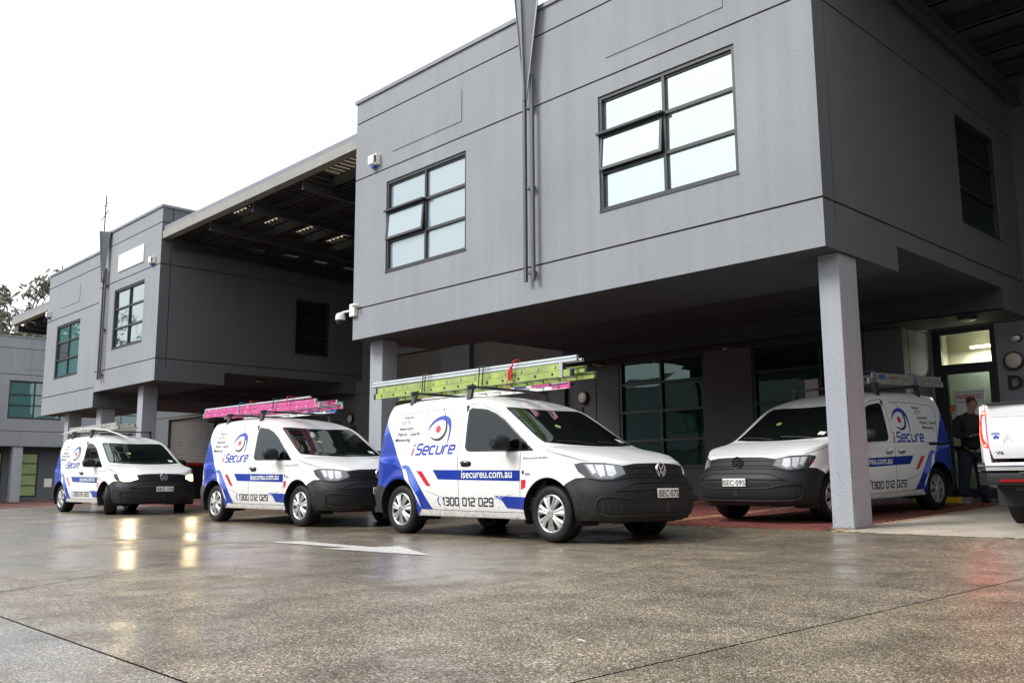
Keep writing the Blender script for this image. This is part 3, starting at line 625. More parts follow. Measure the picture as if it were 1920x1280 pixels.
soffit_light(-5.68, 16.3, 3.389, 'round ceiling light under the soffit above the D5 door')
soffit_light(-14.0, 16.25, 3.389, 'round ceiling light under the soffit near the tips of the green ladder')
soffit_light(-25.35, 13.6, 3.74, 'round ceiling light under the soffit right of the thick column')
# ---- shutters and the open gap between the blocks
def shutter(parent, x0, x1, z0, z1, y):
    vs = []; fs = []; n = int((z1 - z0) / .075)
    for i in range(n + 1):
        z = z0 + i * .075
        for dz_, dy in ((0, 0), (.045, -.018), (.062, -.004)):
            vs += [(x0, y + dy, z + dz_), (x1, y + dy, z + dz_)]
    k = len(vs) // 2
    o = link('roller_shutter', mk_mesh('roller_shutter', vs, [(2*i, 2*i+1, 2*i+3, 2*i+2) for i in range(k-1)], [M['shutter']]), parent); o['kind'] = 'stuff'
gap = thing('loading_bay_wall', 'dark loading bay wall with ribbed roller shutters under the open canopy', 'wall')
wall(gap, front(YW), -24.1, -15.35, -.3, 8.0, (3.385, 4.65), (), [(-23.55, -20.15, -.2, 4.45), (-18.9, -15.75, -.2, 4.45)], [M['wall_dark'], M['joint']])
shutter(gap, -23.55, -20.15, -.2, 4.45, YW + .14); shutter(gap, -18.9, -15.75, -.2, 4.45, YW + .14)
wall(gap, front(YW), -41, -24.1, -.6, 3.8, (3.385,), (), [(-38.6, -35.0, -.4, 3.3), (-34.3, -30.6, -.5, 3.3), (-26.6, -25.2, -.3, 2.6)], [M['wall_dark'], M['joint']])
shutter(gap, -38.6, -35.0, -.5, 3.35, YW + .12); shutter(gap, -34.3, -30.6, -.5, 3.35, YW + .12)
MB().box((-26.6, YW+.1, -.3), (-25.2, YW+.13, 2.6)).build('recessed_door', M['blackp'], gap)
MB().box((-15.32, YW+.1, .1), (-14.98, YW+.13, 3.0)).build('recessed_door', M['blackp'], gw)
# rain water pipe beside column
tag(MB().tube([(-15.35, 10.9, -.1), (-15.35, 10.9, 3.4)], .055, 12).build('downpipe', M['pipe_dark'], None, True), 'dark downpipe standing left of the column behind the green ladder', 'pipe')
def canopy(x0, x1, zf, label, skylights, depth=7.2, slope=.03):
    t = thing('canopy_roof', label, 'roof')
    y0 = YF + .14; H = lambda y: zf - (y - y0) * slope
    holes = skylights
    us = sorted({x0, x1} | {h[0] for h in holes} | {h[1] for h in holes}); vs = sorted({y0+.1, y0+depth} | {h[2] for h in holes} | {h[3] for h in holes})
    b = MB()
    for i in range(len(us)-1):
        for j in range(len(vs)-1):
            cx, cy = (us[i]+us[i+1])/2, (vs[j]+vs[j+1])/2
            if any(h[0] < cx < h[1] and h[2] < cy < h[3] for h in holes): continue
            b.add([(us[i], vs[j], H(vs[j])+.3), (us[i+1], vs[j], H(vs[j])+.3), (us[i+1], vs[j+1], H(vs[j+1])+.3), (us[i], vs[j+1], H(vs[j+1])+.3)], [(0,1,2,3)])
    # corrugation ribs below the sheet
    x = x0 + .1
    while x < x1:
        if not any(h[0] - .02 < x < h[1] + .02 for h in holes): b.box((x, y0+.1, H(y0+depth/2)+.255), (x+.05, y0+depth, H(y0+depth/2)+.295))
        x += .2
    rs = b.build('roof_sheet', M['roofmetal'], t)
    for h in holes:
        s = MB(); x = h[0]
        s.add([(h[0], h[2], H(h[2])+.31), (h[1], h[2], H(h[2])+.31), (h[1], h[3], H(h[3])+.31), (h[0], h[3], H(h[3])+.31)], [(0,1,2,3)])
        s.build('skylight', M['skylight'], t)
        r_ = MB(); x = h[0]+.1
        while x < h[1]: r_.box((x, h[2], H(h[2])+.23), (x+.05, h[3], H(h[3])+.30)); x += .2
        r_.build('skylight_rib', M['roofmetal'], t)
    k = 0
    y = y0 + .9
    while y < y0 + depth:                  # purlins along the front
        z = H(y); q = MB().box((x0, y, z+.0), (x1, y+.07, z+.24)).box((x0, y-.05, z-.0), (x1, y+.12, z+.015)); q.build('purlin', M['beam'], t); y += 1.05
    for x in np.linspace(x0 + .15, x1 - .15, 5):
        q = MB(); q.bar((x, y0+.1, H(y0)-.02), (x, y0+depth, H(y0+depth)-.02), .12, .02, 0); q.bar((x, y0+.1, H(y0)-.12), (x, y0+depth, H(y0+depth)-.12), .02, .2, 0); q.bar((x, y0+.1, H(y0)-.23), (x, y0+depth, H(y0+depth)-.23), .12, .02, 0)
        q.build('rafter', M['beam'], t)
    MB().box((x0, y0-.12, zf-.02), (x1, y0-.1, zf+.19)).box((x0, y0-.1, zf-.02), (x1, y0+.1, zf+.0)).build('gutter', M['fascia'], t)
    MB().box((x0, y0-.09, zf+.192), (x1, y0+.12, zf+.33)).build('roof_flashing', M['cap'], t)
    return t
sk = [(-21.75, -20.75, 10.75, 11.0), (-21.95, -20.95, 11.75, 12.0), (-22.1, -21.15, 12.8, 13.05), (-22.3, -21.35, 13.9, 14.15), (-17.35, -15.4, 10.55, 11.05)]
canopy(-24.40, -14.95, 7.36, 'open canopy roof with cream gutter spanning between the two grey blocks', sk)
canopy(-4.97, 4.6, 7.62, 'dark canopy roof overhead at the right beside the large block', [])
canopy(-38.3, -33.88, 6.66, 'short canopy roof jutting out at the far left below the trees', [], depth=4)
wall(thing('canopy_back_wall', 'dark upper wall closing the back of the right canopy', 'wall'), front(YF + 7.17), -5.3, 12, 3.4, 8.4, (), (), (), [M['wall_dark'], M['joint']])
wall(thing('canopy_back_wall', 'dark upper wall behind the rafters of the canopy between the blocks', 'wall'), front(YF + 7.17), -24.6, -14.7, 3.4, 8.0, (), (), (), [M['wall_dark'], M['joint']])
rb = block(4.62, 9.6, 0, [(5.7, 8.1, M['pane'], dict(sash=(0, 1)))], 'next grey office block beyond the right canopy', side_left=True)
# ---- far left building facing across the yard
XF_ = -47.0
fb = thing('office_building', 'distant grey building at the far left facing across the yard, green lit ground floor', 'building')
def PX(u, v, d): return (XF_ - d, u, v)
wns = [(12.4, 14.75, 3.66, 5.44), (17.6, 20.3, 3.5, 5.0), (21.4, 23.9, 3.5, 5.0)]
wall(fb, PX, 4, 34, 2.36, 7.48, (3.06, 5.72, 6.96), (), wns)
for k, (a, b_, c, d) in enumerate(wns): window(fb, PX, a, b_, c, d, (0, .48, 1), (0, .35, .63, 1), M['pane_teal'])
MB().box((XF_-.25, 4, 7.48), (XF_+.03, 34, 7.55)).build('parapet_cap', M['cap'], fb)
relief('blank_panel', [12.95, 14.6], [6.0, 6.62], lambda u, v: 0.0, lambda u, v, d: (XF_ + .012, u, v), fb, [M['wall']])
wall(fb, lambda u, v, d: (XF_ - 1.0 - d, u, v), 4, 34, -.6, 2.4, (), (), [(9, 12.6, .0, 2.1), (12.9, 14.2, .0, 2.1)], [M['wall_dark'], M['joint']])
for a, b_ in ((9, 12.6), (12.9, 14.2)): window(fb, lambda u, v, d: (XF_ - 1.0 - d, u, v), a, b_, 0, 2.1, (0, 1), (0, .25, .5, .75, 1), M['pane_green'], label='green lit shopfront window')
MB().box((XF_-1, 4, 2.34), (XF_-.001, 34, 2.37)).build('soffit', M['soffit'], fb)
MB().box((XF_-8, 4, 7.2), (XF_-.05, 34, 7.3)).build('roof', M['roofmetal'], fb)
tag(MB().box((XF_-.45, 12.77, -.5), (XF_-.05, 13.2, 2.34)).build('column', M['column'], None), 'pale column standing before the green lit windows at the far left', 'column', 'columns under the office blocks')
tag(MB().box((XF_-.99, 14.5, .45), (XF_-.97, 14.85, .85)).build('notice_sign', M['sign_white'], None), 'small white and red notice low on the far left wall beside the green windows', 'sign')
# ---- V shaped fins with twin pipes, mast
def fin(xc, zb, ztop, hw, label, mast=False):
    t = thing('facade_fin', label, 'fin', (0, 0, 0)); y = YF - .16; zv = zb + 3.06
    f = MB()
    f.add([(xc-.015, y-.0, zv), (xc-hw, y+.10, ztop), (xc, y-.16, ztop), (xc+.015, y, zv)], [(0, 1, 2), (0, 2, 3)], 0)
    f.add([(xc+.015, y-.0, zv), (xc+hw, y+.10, ztop), (xc, y-.155, ztop)], [(0, 1, 2)], 0)
    f.add([(xc-.01, y+.012, zv), (xc-hw, y+.112, ztop), (xc+hw, y+.112, ztop)], [(0, 1, 2)], 0)
    f.bar((xc, y-.03, zv-.1), (xc, y-.17, ztop+.02), .03, .03, 0); f.bar((xc-.015, y, zv-.1), (xc-hw, y+.09, ztop+.02), .022, .022, 0); f.bar((xc+.015, y, zv-.1), (xc+hw, y+.09, ztop+.02), .022, .022, 0)
    f.build('fin_panel', M['fin'], t)
    for s_ in (-1, 1):
        MB().bar((xc+s_*.085, YF-.10, zb), (xc+s_*.085, YF-.10, zv+.35), .05, .05, 0, (0, 1, 0)).build('pipe', M['pipe_dark'], t)
    for z in (zb+.12, zb+1.5, zb+2.85):
        MB().box((xc-.06, YF-.10, z), (xc+.06, YF-.002, z+.05)).build('bracket', M['pipe_dark'], t)
    if mast:
        MB().tube([(xc, y-.05, ztop-.3), (xc+.05, y-.05, ztop+1.15)], .022, 6).tube([(xc-.33, y-.05, ztop+.42), (xc+.33, y-.05, ztop+.62)], .014, 5).tube([(xc-.16, y-.05, ztop+.82), (xc+.2, y-.05, ztop+.9)], .012, 5).build('mast', M['pipe_dark'], t)
fin(-9.877, 3.74, 10.1, .50, 'tall steel fin shaped like a narrow V on the front of the large block')
fin(-28.3, 3.72, 8.28, .16, 'narrow steel fin topped by an antenna mast between the two left blocks', True)
# ---- sign board, sirens, cameras
tag(MB().box((-27.46, YF-.03, 6.89), (-25.57, YF-.002, 7.41)).build('sign_board', M['sign_white'], None), 'blank white sign board high on the front of the middle grey block', 'sign')
def siren(x, z, label, s=1.0):
    t = thing('alarm_siren', label, 'alarm box', (x, YF, z), 0, 'white alarm sirens on the facades')
    MB().box((-.14*s, -.10*s, -.09*s), (.12*s, -.001, .12*s)).box((-.13*s, -.13*s, -.07*s), (.06*s, -.10*s, .11*s)).build('siren_box', M['plastic_white'], t, bevel=.012)
    g = MB(); 
    for i in range(5): g.box((.075*s, -.132*s, (-.05+.03*i)*s), (.115*s, -.101*s, (-.04+.03*i)*s))
    g.build('grille', M['frame'], t)
    MB().lathe([(0, -.16*s), (.035*s, -.15*s), (.045*s, -.12*s), (.045*s, -.09*s)], 16, axis='z', c=(-.03*s, -.06*s, 0)).build('strobe_light', M['blue_p'], t, True)
siren(-14.2, 6.86, 'white alarm siren with blue strobe above the left window of the large block')
siren(-24.85, 6.78, 'white alarm siren near the right corner of the middle block', .95)
siren(-33.6, 6.42, 'white alarm siren at the left corner of the lower block', .95)
t = thing('dome_camera', 'white dome security camera on an arm at the lower left corner of the large block', 'camera', (-14.92, YF, 3.93))
MB().box((-.02, -.08, -.08), (.16, -.001, .17)).build('mount_plate', M['plastic_white'], t, bevel=.01)
MB().tube([(0, -.06, .04), (-.2, -.1, .03), (-.26, -.12, -.0)], .024, 8).lathe([(.03, .03), (.085, .0), (.1, -.06), (.1, -.12)], 24, axis='z', c=(-.26, -.12, 0)).build('arm', M['plastic_white'], t, True)
MB().lathe([(.09, -.12), (.085, -.16), (.05, -.2), (0, -.215)], 24, axis='z', c=(-.26, -.12, 0)).build('dome', M['blackp'], t, True)
t = thing('bullet_camera', 'tiny white camera fixed at the groove near the dome camera', 'camera', (-14.68, YF, 4.03))
MB().tube([(0, -.001, 0), (0, -.05, 0)], .018, 8).tube([(0, -.05, .02), (-.04, -.16, -.0)], .032, 12).build('camera_body', M['plastic_white'], t, True)
t = thing('bullet_camera', 'small white camera on a round plate at the right edge above the D5 lamp', 'camera', (-5.33, YD, 3.12))
MB().tube([(0, 0, 0), (0, -.03, 0)], .07, 20).build('base', M['frame'], t, True); MB().tube([(0, -.02, 0), (-.05, -.12, -.02)], .045, 16).build('camera_body', M['plastic_white'], t, True)
t = thing('motion_detector', 'white motion detector at the top of the pier between the two shopfront windows', 'detector', (-10.62, YW, 3.42))
MB().box((-.12, -.12, 0), (.12, -.001, .07)).lathe([(.05, 0), (.045, -.06), (0, -.07)], 16, axis='z', c=(0, -.07, 0)).build('detector_body', M['plastic_white'], t)
t = thing('exit_sign', 'green exit sign hanging under the soffit behind the pink ladder', 'sign', (-24.6, 16.0, 3.02))
MB().box((-.2, -.02, -.11), (.2, .02, .13)).build('sign_box', M['sign_white'], t); MB().box((-.17, -.024, -.08), (.17, -.021, .1)).build('sign_face', M['exit_green'], t)
place2d(stroke([(-.03, .06), (-.03, .01), (.03, -.03), (.02, -.07)], .022), lambda a, b: (a, -.028, b), 'running_man', M['sign_white'], t)
MB().box((-.01, -.01, .13), (.01, .01, .36)).build('hanger', M['blackp'], t)
for x, y, hl_, lab in ((-11.75, 15.6, .85, 'yellow wheel stop on the red pavers between the two right vans'), (-6.15, 15.75, .5, 'yellow wheel stop behind the rear wheel of the van with plate SEC-09S')):
    t = thing('wheel_stop', lab, 'wheel stop', (x, y, gz(x, y)), 0, 'yellow topped wheel stops')
    MB().ext([(-.09, 0), (.09, 0), (.06, .11), (-.06, .11)], -hl_, hl_, lambda a, b, h: (h, a, b)).build('block', M['concrete_stop'], t, bevel=.01)
    MB().ext([(-.092, .02), (-.066, .115), (.06, .115), (.06, .112), (-.06, .111)], -hl_ + .1, hl_ - .13, lambda a, b, h: (h, a, b)).build('paint_strip', M['yellow'], t)
# scrapes and a splashed foot on the near column
c1 = [o for o in COL.objects if o.name == 'column'][0]
M['scuff'] = mat('dark_scuff', (0.07, 0.075, 0.085), 0.8, noise=0.4, nscale=40)
sc_ = MB(); rr = random.Random(5)
for (y0, z0, L) in ((10.386, 1.00, .45), (10.392, .62, .30), (10.384, 1.5, .22), (10.40, .35, .12)):
    zz = [z0 + L * k / 8 for k in range(9)]; ww = [.002 + .012 * math.sin(math.pi * k / 8) * rr.uniform(.5, 1.2) for k in range(9)]; a = [(-5.0488, y0 + .012 + rr.uniform(-.004, .004), z) for z in zz]; b = [(-5.0488, y0 + .012 + w_, z) for w_, z in zip(ww, zz)]
    n = len(sc_.v); sc_.add(a + b, [(k, k+1, 10+k, 9+k) for k in range(8)])
for k in range(26):
    x_ = rr.uniform(-5.31, -5.07); z_ = .07 + rr.random() ** 2 * .9; s_ = rr.uniform(.003, .012); sc_.add([(x_, 10.3788, z_), (x_ + s_, 10.3788, z_ + s_ * .3), (x_ + s_ * .4, 10.3788, z_ + s_ * rr.uniform(1, 3))], [(0, 1, 2)])
o = sc_.build('scrape', M['scuff'], c1); o['kind'] = 'stuff'
MB().box((-5.335, 10.365, .0), (-5.035, 10.875, .085)).build('grout_foot', M['concrete_stop'], c1, bevel=.008)
# dark box behind the vans, stand-in for an unidentified dark shape
t = thing('dark_box', 'dark low box with a red top edge between the two left vans', 'bin', (-30.2, 13.6, gz(-30, 13.6)))
MB().box((-1.2, -.6, .05), (1.2, .6, 1.1)).build('bin_body', M['blackp'], t, bevel=.03); MB().box((-1.24, -.64, 1.1), (1.24, .64, 1.2)).build('bin_rim', M['red_print'], t)
# ---- the block across the yard (behind the photographer, seen in window and paint reflections)
ob = thing('office_building', 'low grey office building across the yard, mirrored in the ground floor windows', 'building')
def PO(u, v, d): return (u, -15 - d, v)
wall(ob, PO, -64, 22, -.6, 7.0, (.6, 3.2, 5.6, 6.6), (), [(-60 + 8*i, -56.5 + 8*i, 3.7, 5.2) for i in range(10)] + [(-60 + 8*i, -56 + 8*i, .2, 2.7) for i in range(10)], name='wall_panel')
for i in range(10): window(ob, PO, -60 + 8*i, -56.5 + 8*i, 3.7, 5.2, (0, .5, 1), (0, .5, 1), M['pane_dark'])
for i in range(10): shutter(ob, -60 + 8*i, -56 + 8*i, .2, 2.7, -15.1)
MB().box((-64, -24, 7.0), (22, -14.95, 7.08)).build('roof', M['cap'], ob)
MB().box((-63.9, -16.2, -.6), (21.9, -16.0, 7.0)).build('back_wall', M['inside'], ob)
eb = thing('office_building', 'unseen grey office building added on the right to block low sky light', 'building')  # added beyond the view to shade the side walls, not a known building
def PE(u, v, d): return (15 + d, u, v)
wall(eb, PE, -15, 34, -.6, 8.0, (.6, 3.2, 7.4), (), [(-12 + 8*i, -9 + 8*i, 4.0, 5.9) for i in range(5)])
for i in range(5): window(eb, PE, -12 + 8*i, -9 + 8*i, 4.0, 5.9, (0, .5, 1), (0, .5, 1), M['pane_dark'])
MB().box((14.95, -15, 8.0), (24, 34, 8.08)).box((15.4, -14.9, -.6), (15.6, 33.9, 8.0)).build('roof', M['cap'], eb)
# ---- trees
def tree(x, y, z, h, cr, seed, label, lean=0.0, nclump=46):
    rnd = random.Random(seed); t = thing('gum_tree', label, 'tree', (x, y, z), 0, 'gum trees beyond the buildings'); tk = MB(); ends = []
    top = Vector((lean * h, 0, h * .62)); tk.tube([(0, 0, 0), (lean*h*.3, .1, h*.25), tuple(top)], [h*.022, h*.016, h*.009], 8)
    for i in range(11):
        a = rnd.uniform(0, 6.28); z0 = rnd.uniform(.3, .6) * h; p0 = Vector((lean * z0, 0, z0)); L = cr * rnd.uniform(.6, 1.1)
        p2 = p0 + Vector((math.cos(a) * L, math.sin(a) * L, rnd.uniform(.25, .9) * L)); p1 = (p0 + p2) / 2 + Vector((0, 0, -.08 * L))
        tk.tube([p0, p1, p2], [h*.008, h*.005, h*.002], 5); ends += [p2, (p1 + p2) / 2]
        for k in range(3):
            q = p2 + Vector((rnd.uniform(-1, 1), rnd.uniform(-1, 1), rnd.uniform(.2, 1))) * cr * .35; tk.tube([p1, q], [h*.003, h*.0015], 4); ends.append(q)
    tk.build('trunk', M['bark'], t, True)
    v = []; f = []
    for e in ends[:nclump + 20]:
        R = cr * rnd.uniform(.16, .30)
        for k in range(rnd.randint(40, 75)):
            d = Vector((rnd.gauss(0, 1), rnd.gauss(0, 1), rnd.gauss(0, .7))).normalized() * R * rnd.random() ** .5; c = e + d
            s_ = rnd.uniform(.16, .34) * (h / 16); a = Vector((rnd.uniform(-1, 1), rnd.uniform(-1, 1), rnd.uniform(-1.5, .2))).normalized() * s_; b_ = a.orthogonal().normalized() * s_ * .28
            n = len(v); v += [c - a, c + b_, c + a, c - b_]; f.append((n, n+1, n+2, n+3))
    link('crown', mk_mesh('crown', v, f, [M['leaf']]), t)
tree(-84, 22, -1, 22.5, 5.4, 1, 'leafy gum tree at the far left edge beyond the distant building')
tree(-80, 27.5, -1, 22, 4.8, 2, 'sparse gum tree rising over the distant building left of the canopy tip')
tree(-92, 32, -1, 24, 5.5, 3, 'taller pale gum tree behind the short left canopy roof')
tree(-96, 24, -1, 22, 5.5, 8, 'farthest bushy gum tree between the two left trees')
for i, (x, y, h) in enumerate(((-84, -12, 19), (-74, -6, 15), (-95, -9, 21), (-90, -24, 22), (-66, -14, 14))):
    tree(x, y, -1, h, h * .30, 20 + i, 'gum tree across the yard, number %s from the left as mirrored in the windows' % ('one', 'two', 'three', 'four', 'five')[i])
# ------------------------------------------------------------------ delivery van: body surface functions
W=.918; XR=-.82; AR=.55; NR=3.5; XF=3.69; AF=.76; NF=2.8
def _plan():
    pts=[]
    for i in range(61):   # rear: from centre (y=0) to side
        a=math.pi/2*i/60
        s=math.sin(a)**(2/NR) if i else 0; c=math.cos(a)**(2/NR) if i<60 else 0
        pts.append((XR+AR-AR*c,-W*s))
    n=80
    for i in range(1,n): pts.append((XR+AR+(XF-AF-XR-AR)*i/n,-W))
    for i in range(81):
        a=math.pi/2*i/80
        s=math.sin(a)**(2/NF) if i else 0; c=math.cos(a)**(2/NF) if i<80 else 0
        pts.append((XF-AF+AF*s,-W*c))
    p=np.array(pts); keep=[0]+[i for i in range(1,len(p)) if np.hypot(*(p[i]-p[i-1]))>1e-6]; p=p[keep]
    d=np.r_[0,np.cumsum(np.hypot(*(np.diff(p,axis=0).T)))]
    # u=x at x=1 (side)
    i=np.argmin(abs(p[:,0]-1)+10*(p[:,1]>-W+1e-6)); d+=p[i,0]-d[i]
    t=np.gradient(p,d,axis=0); t/=np.hypot(*t.T)[:,None]
    n=np.c_[-t[:,1],t[:,0]]  # inward (left of travel)
    return d,p,n
DU,PP,PN=_plan(); U0,U1=DU[0],DU[-1]
def sm(a,b,x): t=np.clip((x-a)/(b-a),0,1); return t*t*(3-2*t)
SZ=[.15,.2,.26,.32,.45,.62,.80,.93,.985,1.03,1.10,1.30,1.45,1.55,1.62,1.68,1.74]
SI=[.09,.06,.035,.018,.004,0,0,.004,.004,.016,.028,.066,.098,.125,.150,.19,.25]
FZ=[.18,.24,.30,.45,.58,.64,.70,.80,.86,.92,1.0]
FI=[.16,.08,.035,0,.008,.035,.070,.105,.135,.20,.30]
RZ=[.2,.3,.4,.58,.62,.9,1.1,1.4,1.6,1.7,1.76]
RI=[.08,.03,.0,0,.02,.04,.07,.14,.21,.27,.34]
def _sp(x,X,Y):  # monotone-ish smooth interpolation
    X=np.asarray(X);Y=np.asarray(Y,float)
    m=np.gradient(Y,X); x=np.clip(x,X[0],X[-1]); i=np.clip(np.searchsorted(X,x)-1,0,len(X)-2)
    h=X[i+1]-X[i];t=(x-X[i])/h
    return (2*t**3-3*t**2+1)*Y[i]+(t**3-2*t**2+t)*h*m[i]+(-2*t**3+3*t**2)*Y[i+1]+(t**3-t**2)*h*m[i+1]
EU=[U0,U0+.5,-.70,-.3,.3,.9,1.16,1.5,1.8,2.05,2.3,2.48,2.65,2.8,3.0,3.2,3.45,3.75,U1]
EZ=[1.71,1.70,1.68,1.685,1.69,1.68,1.67,1.63,1.535,1.375,1.20,1.09,1.045,1.02,.98,.94,.905,.885,.875]
def zedge(u): return _sp(u,EU,EZ)
def SB(u,z,off=0):
    u=np.asarray(u,float);z=np.asarray(z,float)
    px=np.interp(u,DU,PP[:,0]);py=np.interp(u,DU,PP[:,1]);nx=np.interp(u,DU,PN[:,0]);ny=np.interp(u,DU,PN[:,1])
    l=np.hypot(nx,ny);nx/=l;ny/=l
    wf=sm(2.95,3.5,u);wr=1-sm(-.75,-.35,u)
    ins=_sp(z,SZ,SI)*(1-wf)*(1-wr)+_sp(z,FZ,FI)*wf+_sp(z,RZ,RI)*wr
    # flare arches
    for c in(0,2.755):
        r=np.hypot(u-c,z-.33); ins=ins-.022*np.exp(-((r-.40)/.045)**2)*(z<.8)
    ins=ins-off
    return np.stack([px+nx*ins,np.minimum(py+ny*ins,0),z],-1)
_eu=np.linspace(U0,U1,400);_E=SB(_eu,zedge(_eu)); 
_ex=_E[:,0];_ey=-_E[:,1];_ez=_E[:,2]
_o=np.argsort(_ex); body_ex=_ex[_o]; body_ey=_ey[_o]
CX=[-.70,-.5,-.2,.3,.8,1.1,1.4,1.65,1.85,2.1,2.4,2.72,2.9,3.15,3.35,3.47]
CZ=[1.73,1.765,1.79,1.80,1.79,1.775,1.73,1.655,1.565,1.425,1.25,1.08,1.045,.99,.935,.895]
X_R,X_F=_ex.min(),_ex.max()
CX=[X_R]+CX+[X_F];CZ=[_ez[0]]+CZ+[_ez[-1]]
def TOP(x,y,off=0):
    x=np.clip(np.asarray(x,float),X_R,X_F);ya=abs(np.asarray(y,float))
    ye=np.maximum(np.interp(x,_ex[_o],_ey[_o]),1e-4); ze=np.interp(x,_ex[_o],_ez[_o]); zc=np.maximum(_sp(x,CX,CZ),ze)
    f=np.clip(ya/ye,0,1)
    return np.stack([x,np.asarray(y,float),ze+(zc-ze)*(1-f**2.6)**(1/2.0)+off],-1)

M['paint'] = mat('white_van_paint', (0.76, 0.76, 0.755), 0.32, coat=0.5, noise=0.015, nscale=2)
M['v_blue'] = mat('blue_vinyl', (0.003, 0.036, 0.33), 0.4, spec=0.25, coat=0.12, noise=0.9, nscale=1.6, base2=(0.003, 0.020, 0.21))
M['v_sky'] = mat('light_blue_vinyl', (0.16, 0.25, 0.68), 0.4, spec=0.25, coat=0.12, noise=0.5, nscale=2.5, base2=(0.015, 0.05, 0.42))
def add_grime(m, z0, z1, col, amt):
    n = m.node_tree; b = n.nodes['Principled BSDF']; L = n.links.new; tc = [k for k in n.nodes if k.type == 'TEX_COORD'][0]
    sp = n.nodes.new('ShaderNodeSeparateXYZ'); L(tc.outputs['Object'], sp.inputs[0]); r = n.nodes.new('ShaderNodeMapRange'); r.inputs[1].default_value = z1; r.inputs[2].default_value = z0; L(sp.outputs[2], r.inputs[0])
    t = n.nodes.new('ShaderNodeTexNoise'); t.inputs['Scale'].default_value = 22; t.inputs['Detail'].default_value = 8; t.inputs['Roughness'].default_value = 0.7; L(tc.outputs['Object'], t.inputs[0])
    r2 = n.nodes.new('ShaderNodeMapRange'); r2.inputs[1].default_value = 0.38; r2.inputs[2].default_value = 0.75; L(t.outputs['Fac'], r2.inputs[0])
    mu = n.nodes.new('ShaderNodeMath'); mu.operation = 'MULTIPLY'; L(r.outputs[0], mu.inputs[0]); L(r2.outputs[0], mu.inputs[1]); m2 = n.nodes.new('ShaderNodeMath'); m2.operation = 'MULTIPLY'; m2.inputs[1].default_value = amt; L(mu.outputs[0], m2.inputs[0])
    mx = n.nodes.new('ShaderNodeMix'); mx.data_type = 'RGBA'; mx.inputs[7].default_value = (*col, 1); L(m2.outputs[0], mx.inputs[0])
    if b.inputs['Base Color'].links: L(b.inputs['Base Color'].links[0].from_socket, mx.inputs[6])
    else: mx.inputs[6].default_value = b.inputs['Base Color'].default_value
    L(mx.outputs[2], b.inputs['Base Color'])
    tb = n.nodes.new('ShaderNodeTexVoronoi'); tb.inputs['Scale'].default_value = 85; L(tc.outputs['Object'], tb.inputs['Vector']); rb_ = n.nodes.new('ShaderNodeMapRange'); rb_.inputs[1].default_value = 0.0; rb_.inputs[2].default_value = 0.28; rb_.inputs[3].default_value = 1; rb_.inputs[4].default_value = 0; L(tb.outputs['Distance'], rb_.inputs[0])
    if not b.inputs['Normal'].links:
        bp = n.nodes.new('ShaderNodeBump'); bp.inputs['Strength'].default_value = 0.12; bp.inputs['Distance'].default_value = 0.002; L(rb_.outputs[0], bp.inputs['Height']); L(bp.outputs[0], b.inputs['Normal'])
add_grime(M['paint'], .25, .62, (.20, .17, .13), .75); add_grime(M['v_blue'], .25, .55, (.10, .09, .08), .5)
M['v_red'] = mat('red_vinyl', (0.55, 0.015, 0.03), 0.3, coat=0.4, noise=0.05)
M['v_grey'] = mat('grey_groove', (0.28, 0.28, 0.28), 0.5, noise=0.1)
M['gap'] = mat('panel_gap', (0.03, 0.03, 0.03), 0.8, noise=0.1)
M['lad_yel'] = mat('yellow_sticker', (0.5, 0.45, 0.12), 0.5, noise=0.1); M['lad_grn'] = mat('green_sticker', (0.05, 0.3, 0.15), 0.5, noise=0.1)
M['cladding'] = mat('charcoal_bumper_plastic', (0.011, 0.012, 0.0145), 0.52, spec=0.3, noise=0.12, nscale=4, bump=0.25, bscale=260, rvar=0.06)
M['slot'] = mat('black_air_slot', (0.006, 0.006, 0.007), 0.6, noise=0.1)
add_grime(M['cladding'], .24, .6, (.10, .09, .075), .5)
M['tyre'] = mat('tyre_rubber', (0.007, 0.007, 0.0075), 0.6, spec=0.3, noise=0.25, nscale=14, bump=0.3, bscale=90)
M['rim'] = mat('silver_wheel_trim', (0.46, 0.46, 0.46), 0.32, metal=0.7, noise=0.05, nscale=10)
M['rim_dark'] = mat('wheel_trim_recess', (0.02, 0.02, 0.022), 0.5, noise=0.1)
M['chrome'] = mat('chrome', (0.75, 0.76, 0.78), 0.12, metal=1.0, noise=0.03)
M['lens'] = mat('headlight_lens', (0.16, 0.17, 0.18), 0.05, coat=1.0, noise=0.1, nscale=18)
M['lens_bright'] = mat('headlight_reflector', (0.66, 0.67, 0.69), 0.12, metal=0.2, coat=1.0, noise=0.12, nscale=25)
M['lens_dark'] = mat('headlight_surround', (0.02, 0.02, 0.022), 0.1, coat=1.0, noise=0.1)
M['lens_on'] = mat('headlight_lit', (1, 0.9, 0.7), 0.2, emit=(1.0, 0.62, 0.27), estr=4.2)
M['lens_half'] = mat('headlight_lit_inner', (0.8, 0.72, 0.6), 0.15, emit=(1.0, 0.55, 0.22), estr=1.8)
M['tail'] = mat('tail_lamp_red', (0.25, 0.006, 0.006), 0.12, coat=1.0, noise=0.1)
M['plate'] = mat('number_plate_white', (0.8, 0.8, 0.78), 0.5, noise=0.03)
M['ws'] = glass('windscreen_glass', (0.022, 0.034, 0.031), 0.8, gl=0.95, f0=0.19, refl=(0.85, 0.98, 0.92))
M['dglass'] = glass('door_window_glass', (0.006, 0.007, 0.008), 0.8, gl=0.85, f0=0.045, refl=(0.85, 0.92, 0.95))
M['cabin'] = mat('cabin_trim', (0.05, 0.052, 0.055), 0.8, noise=0.2, nscale=8)
M['seat'] = mat('seat_cloth', (0.07, 0.07, 0.075), 0.9, noise=0.2, nscale=30)
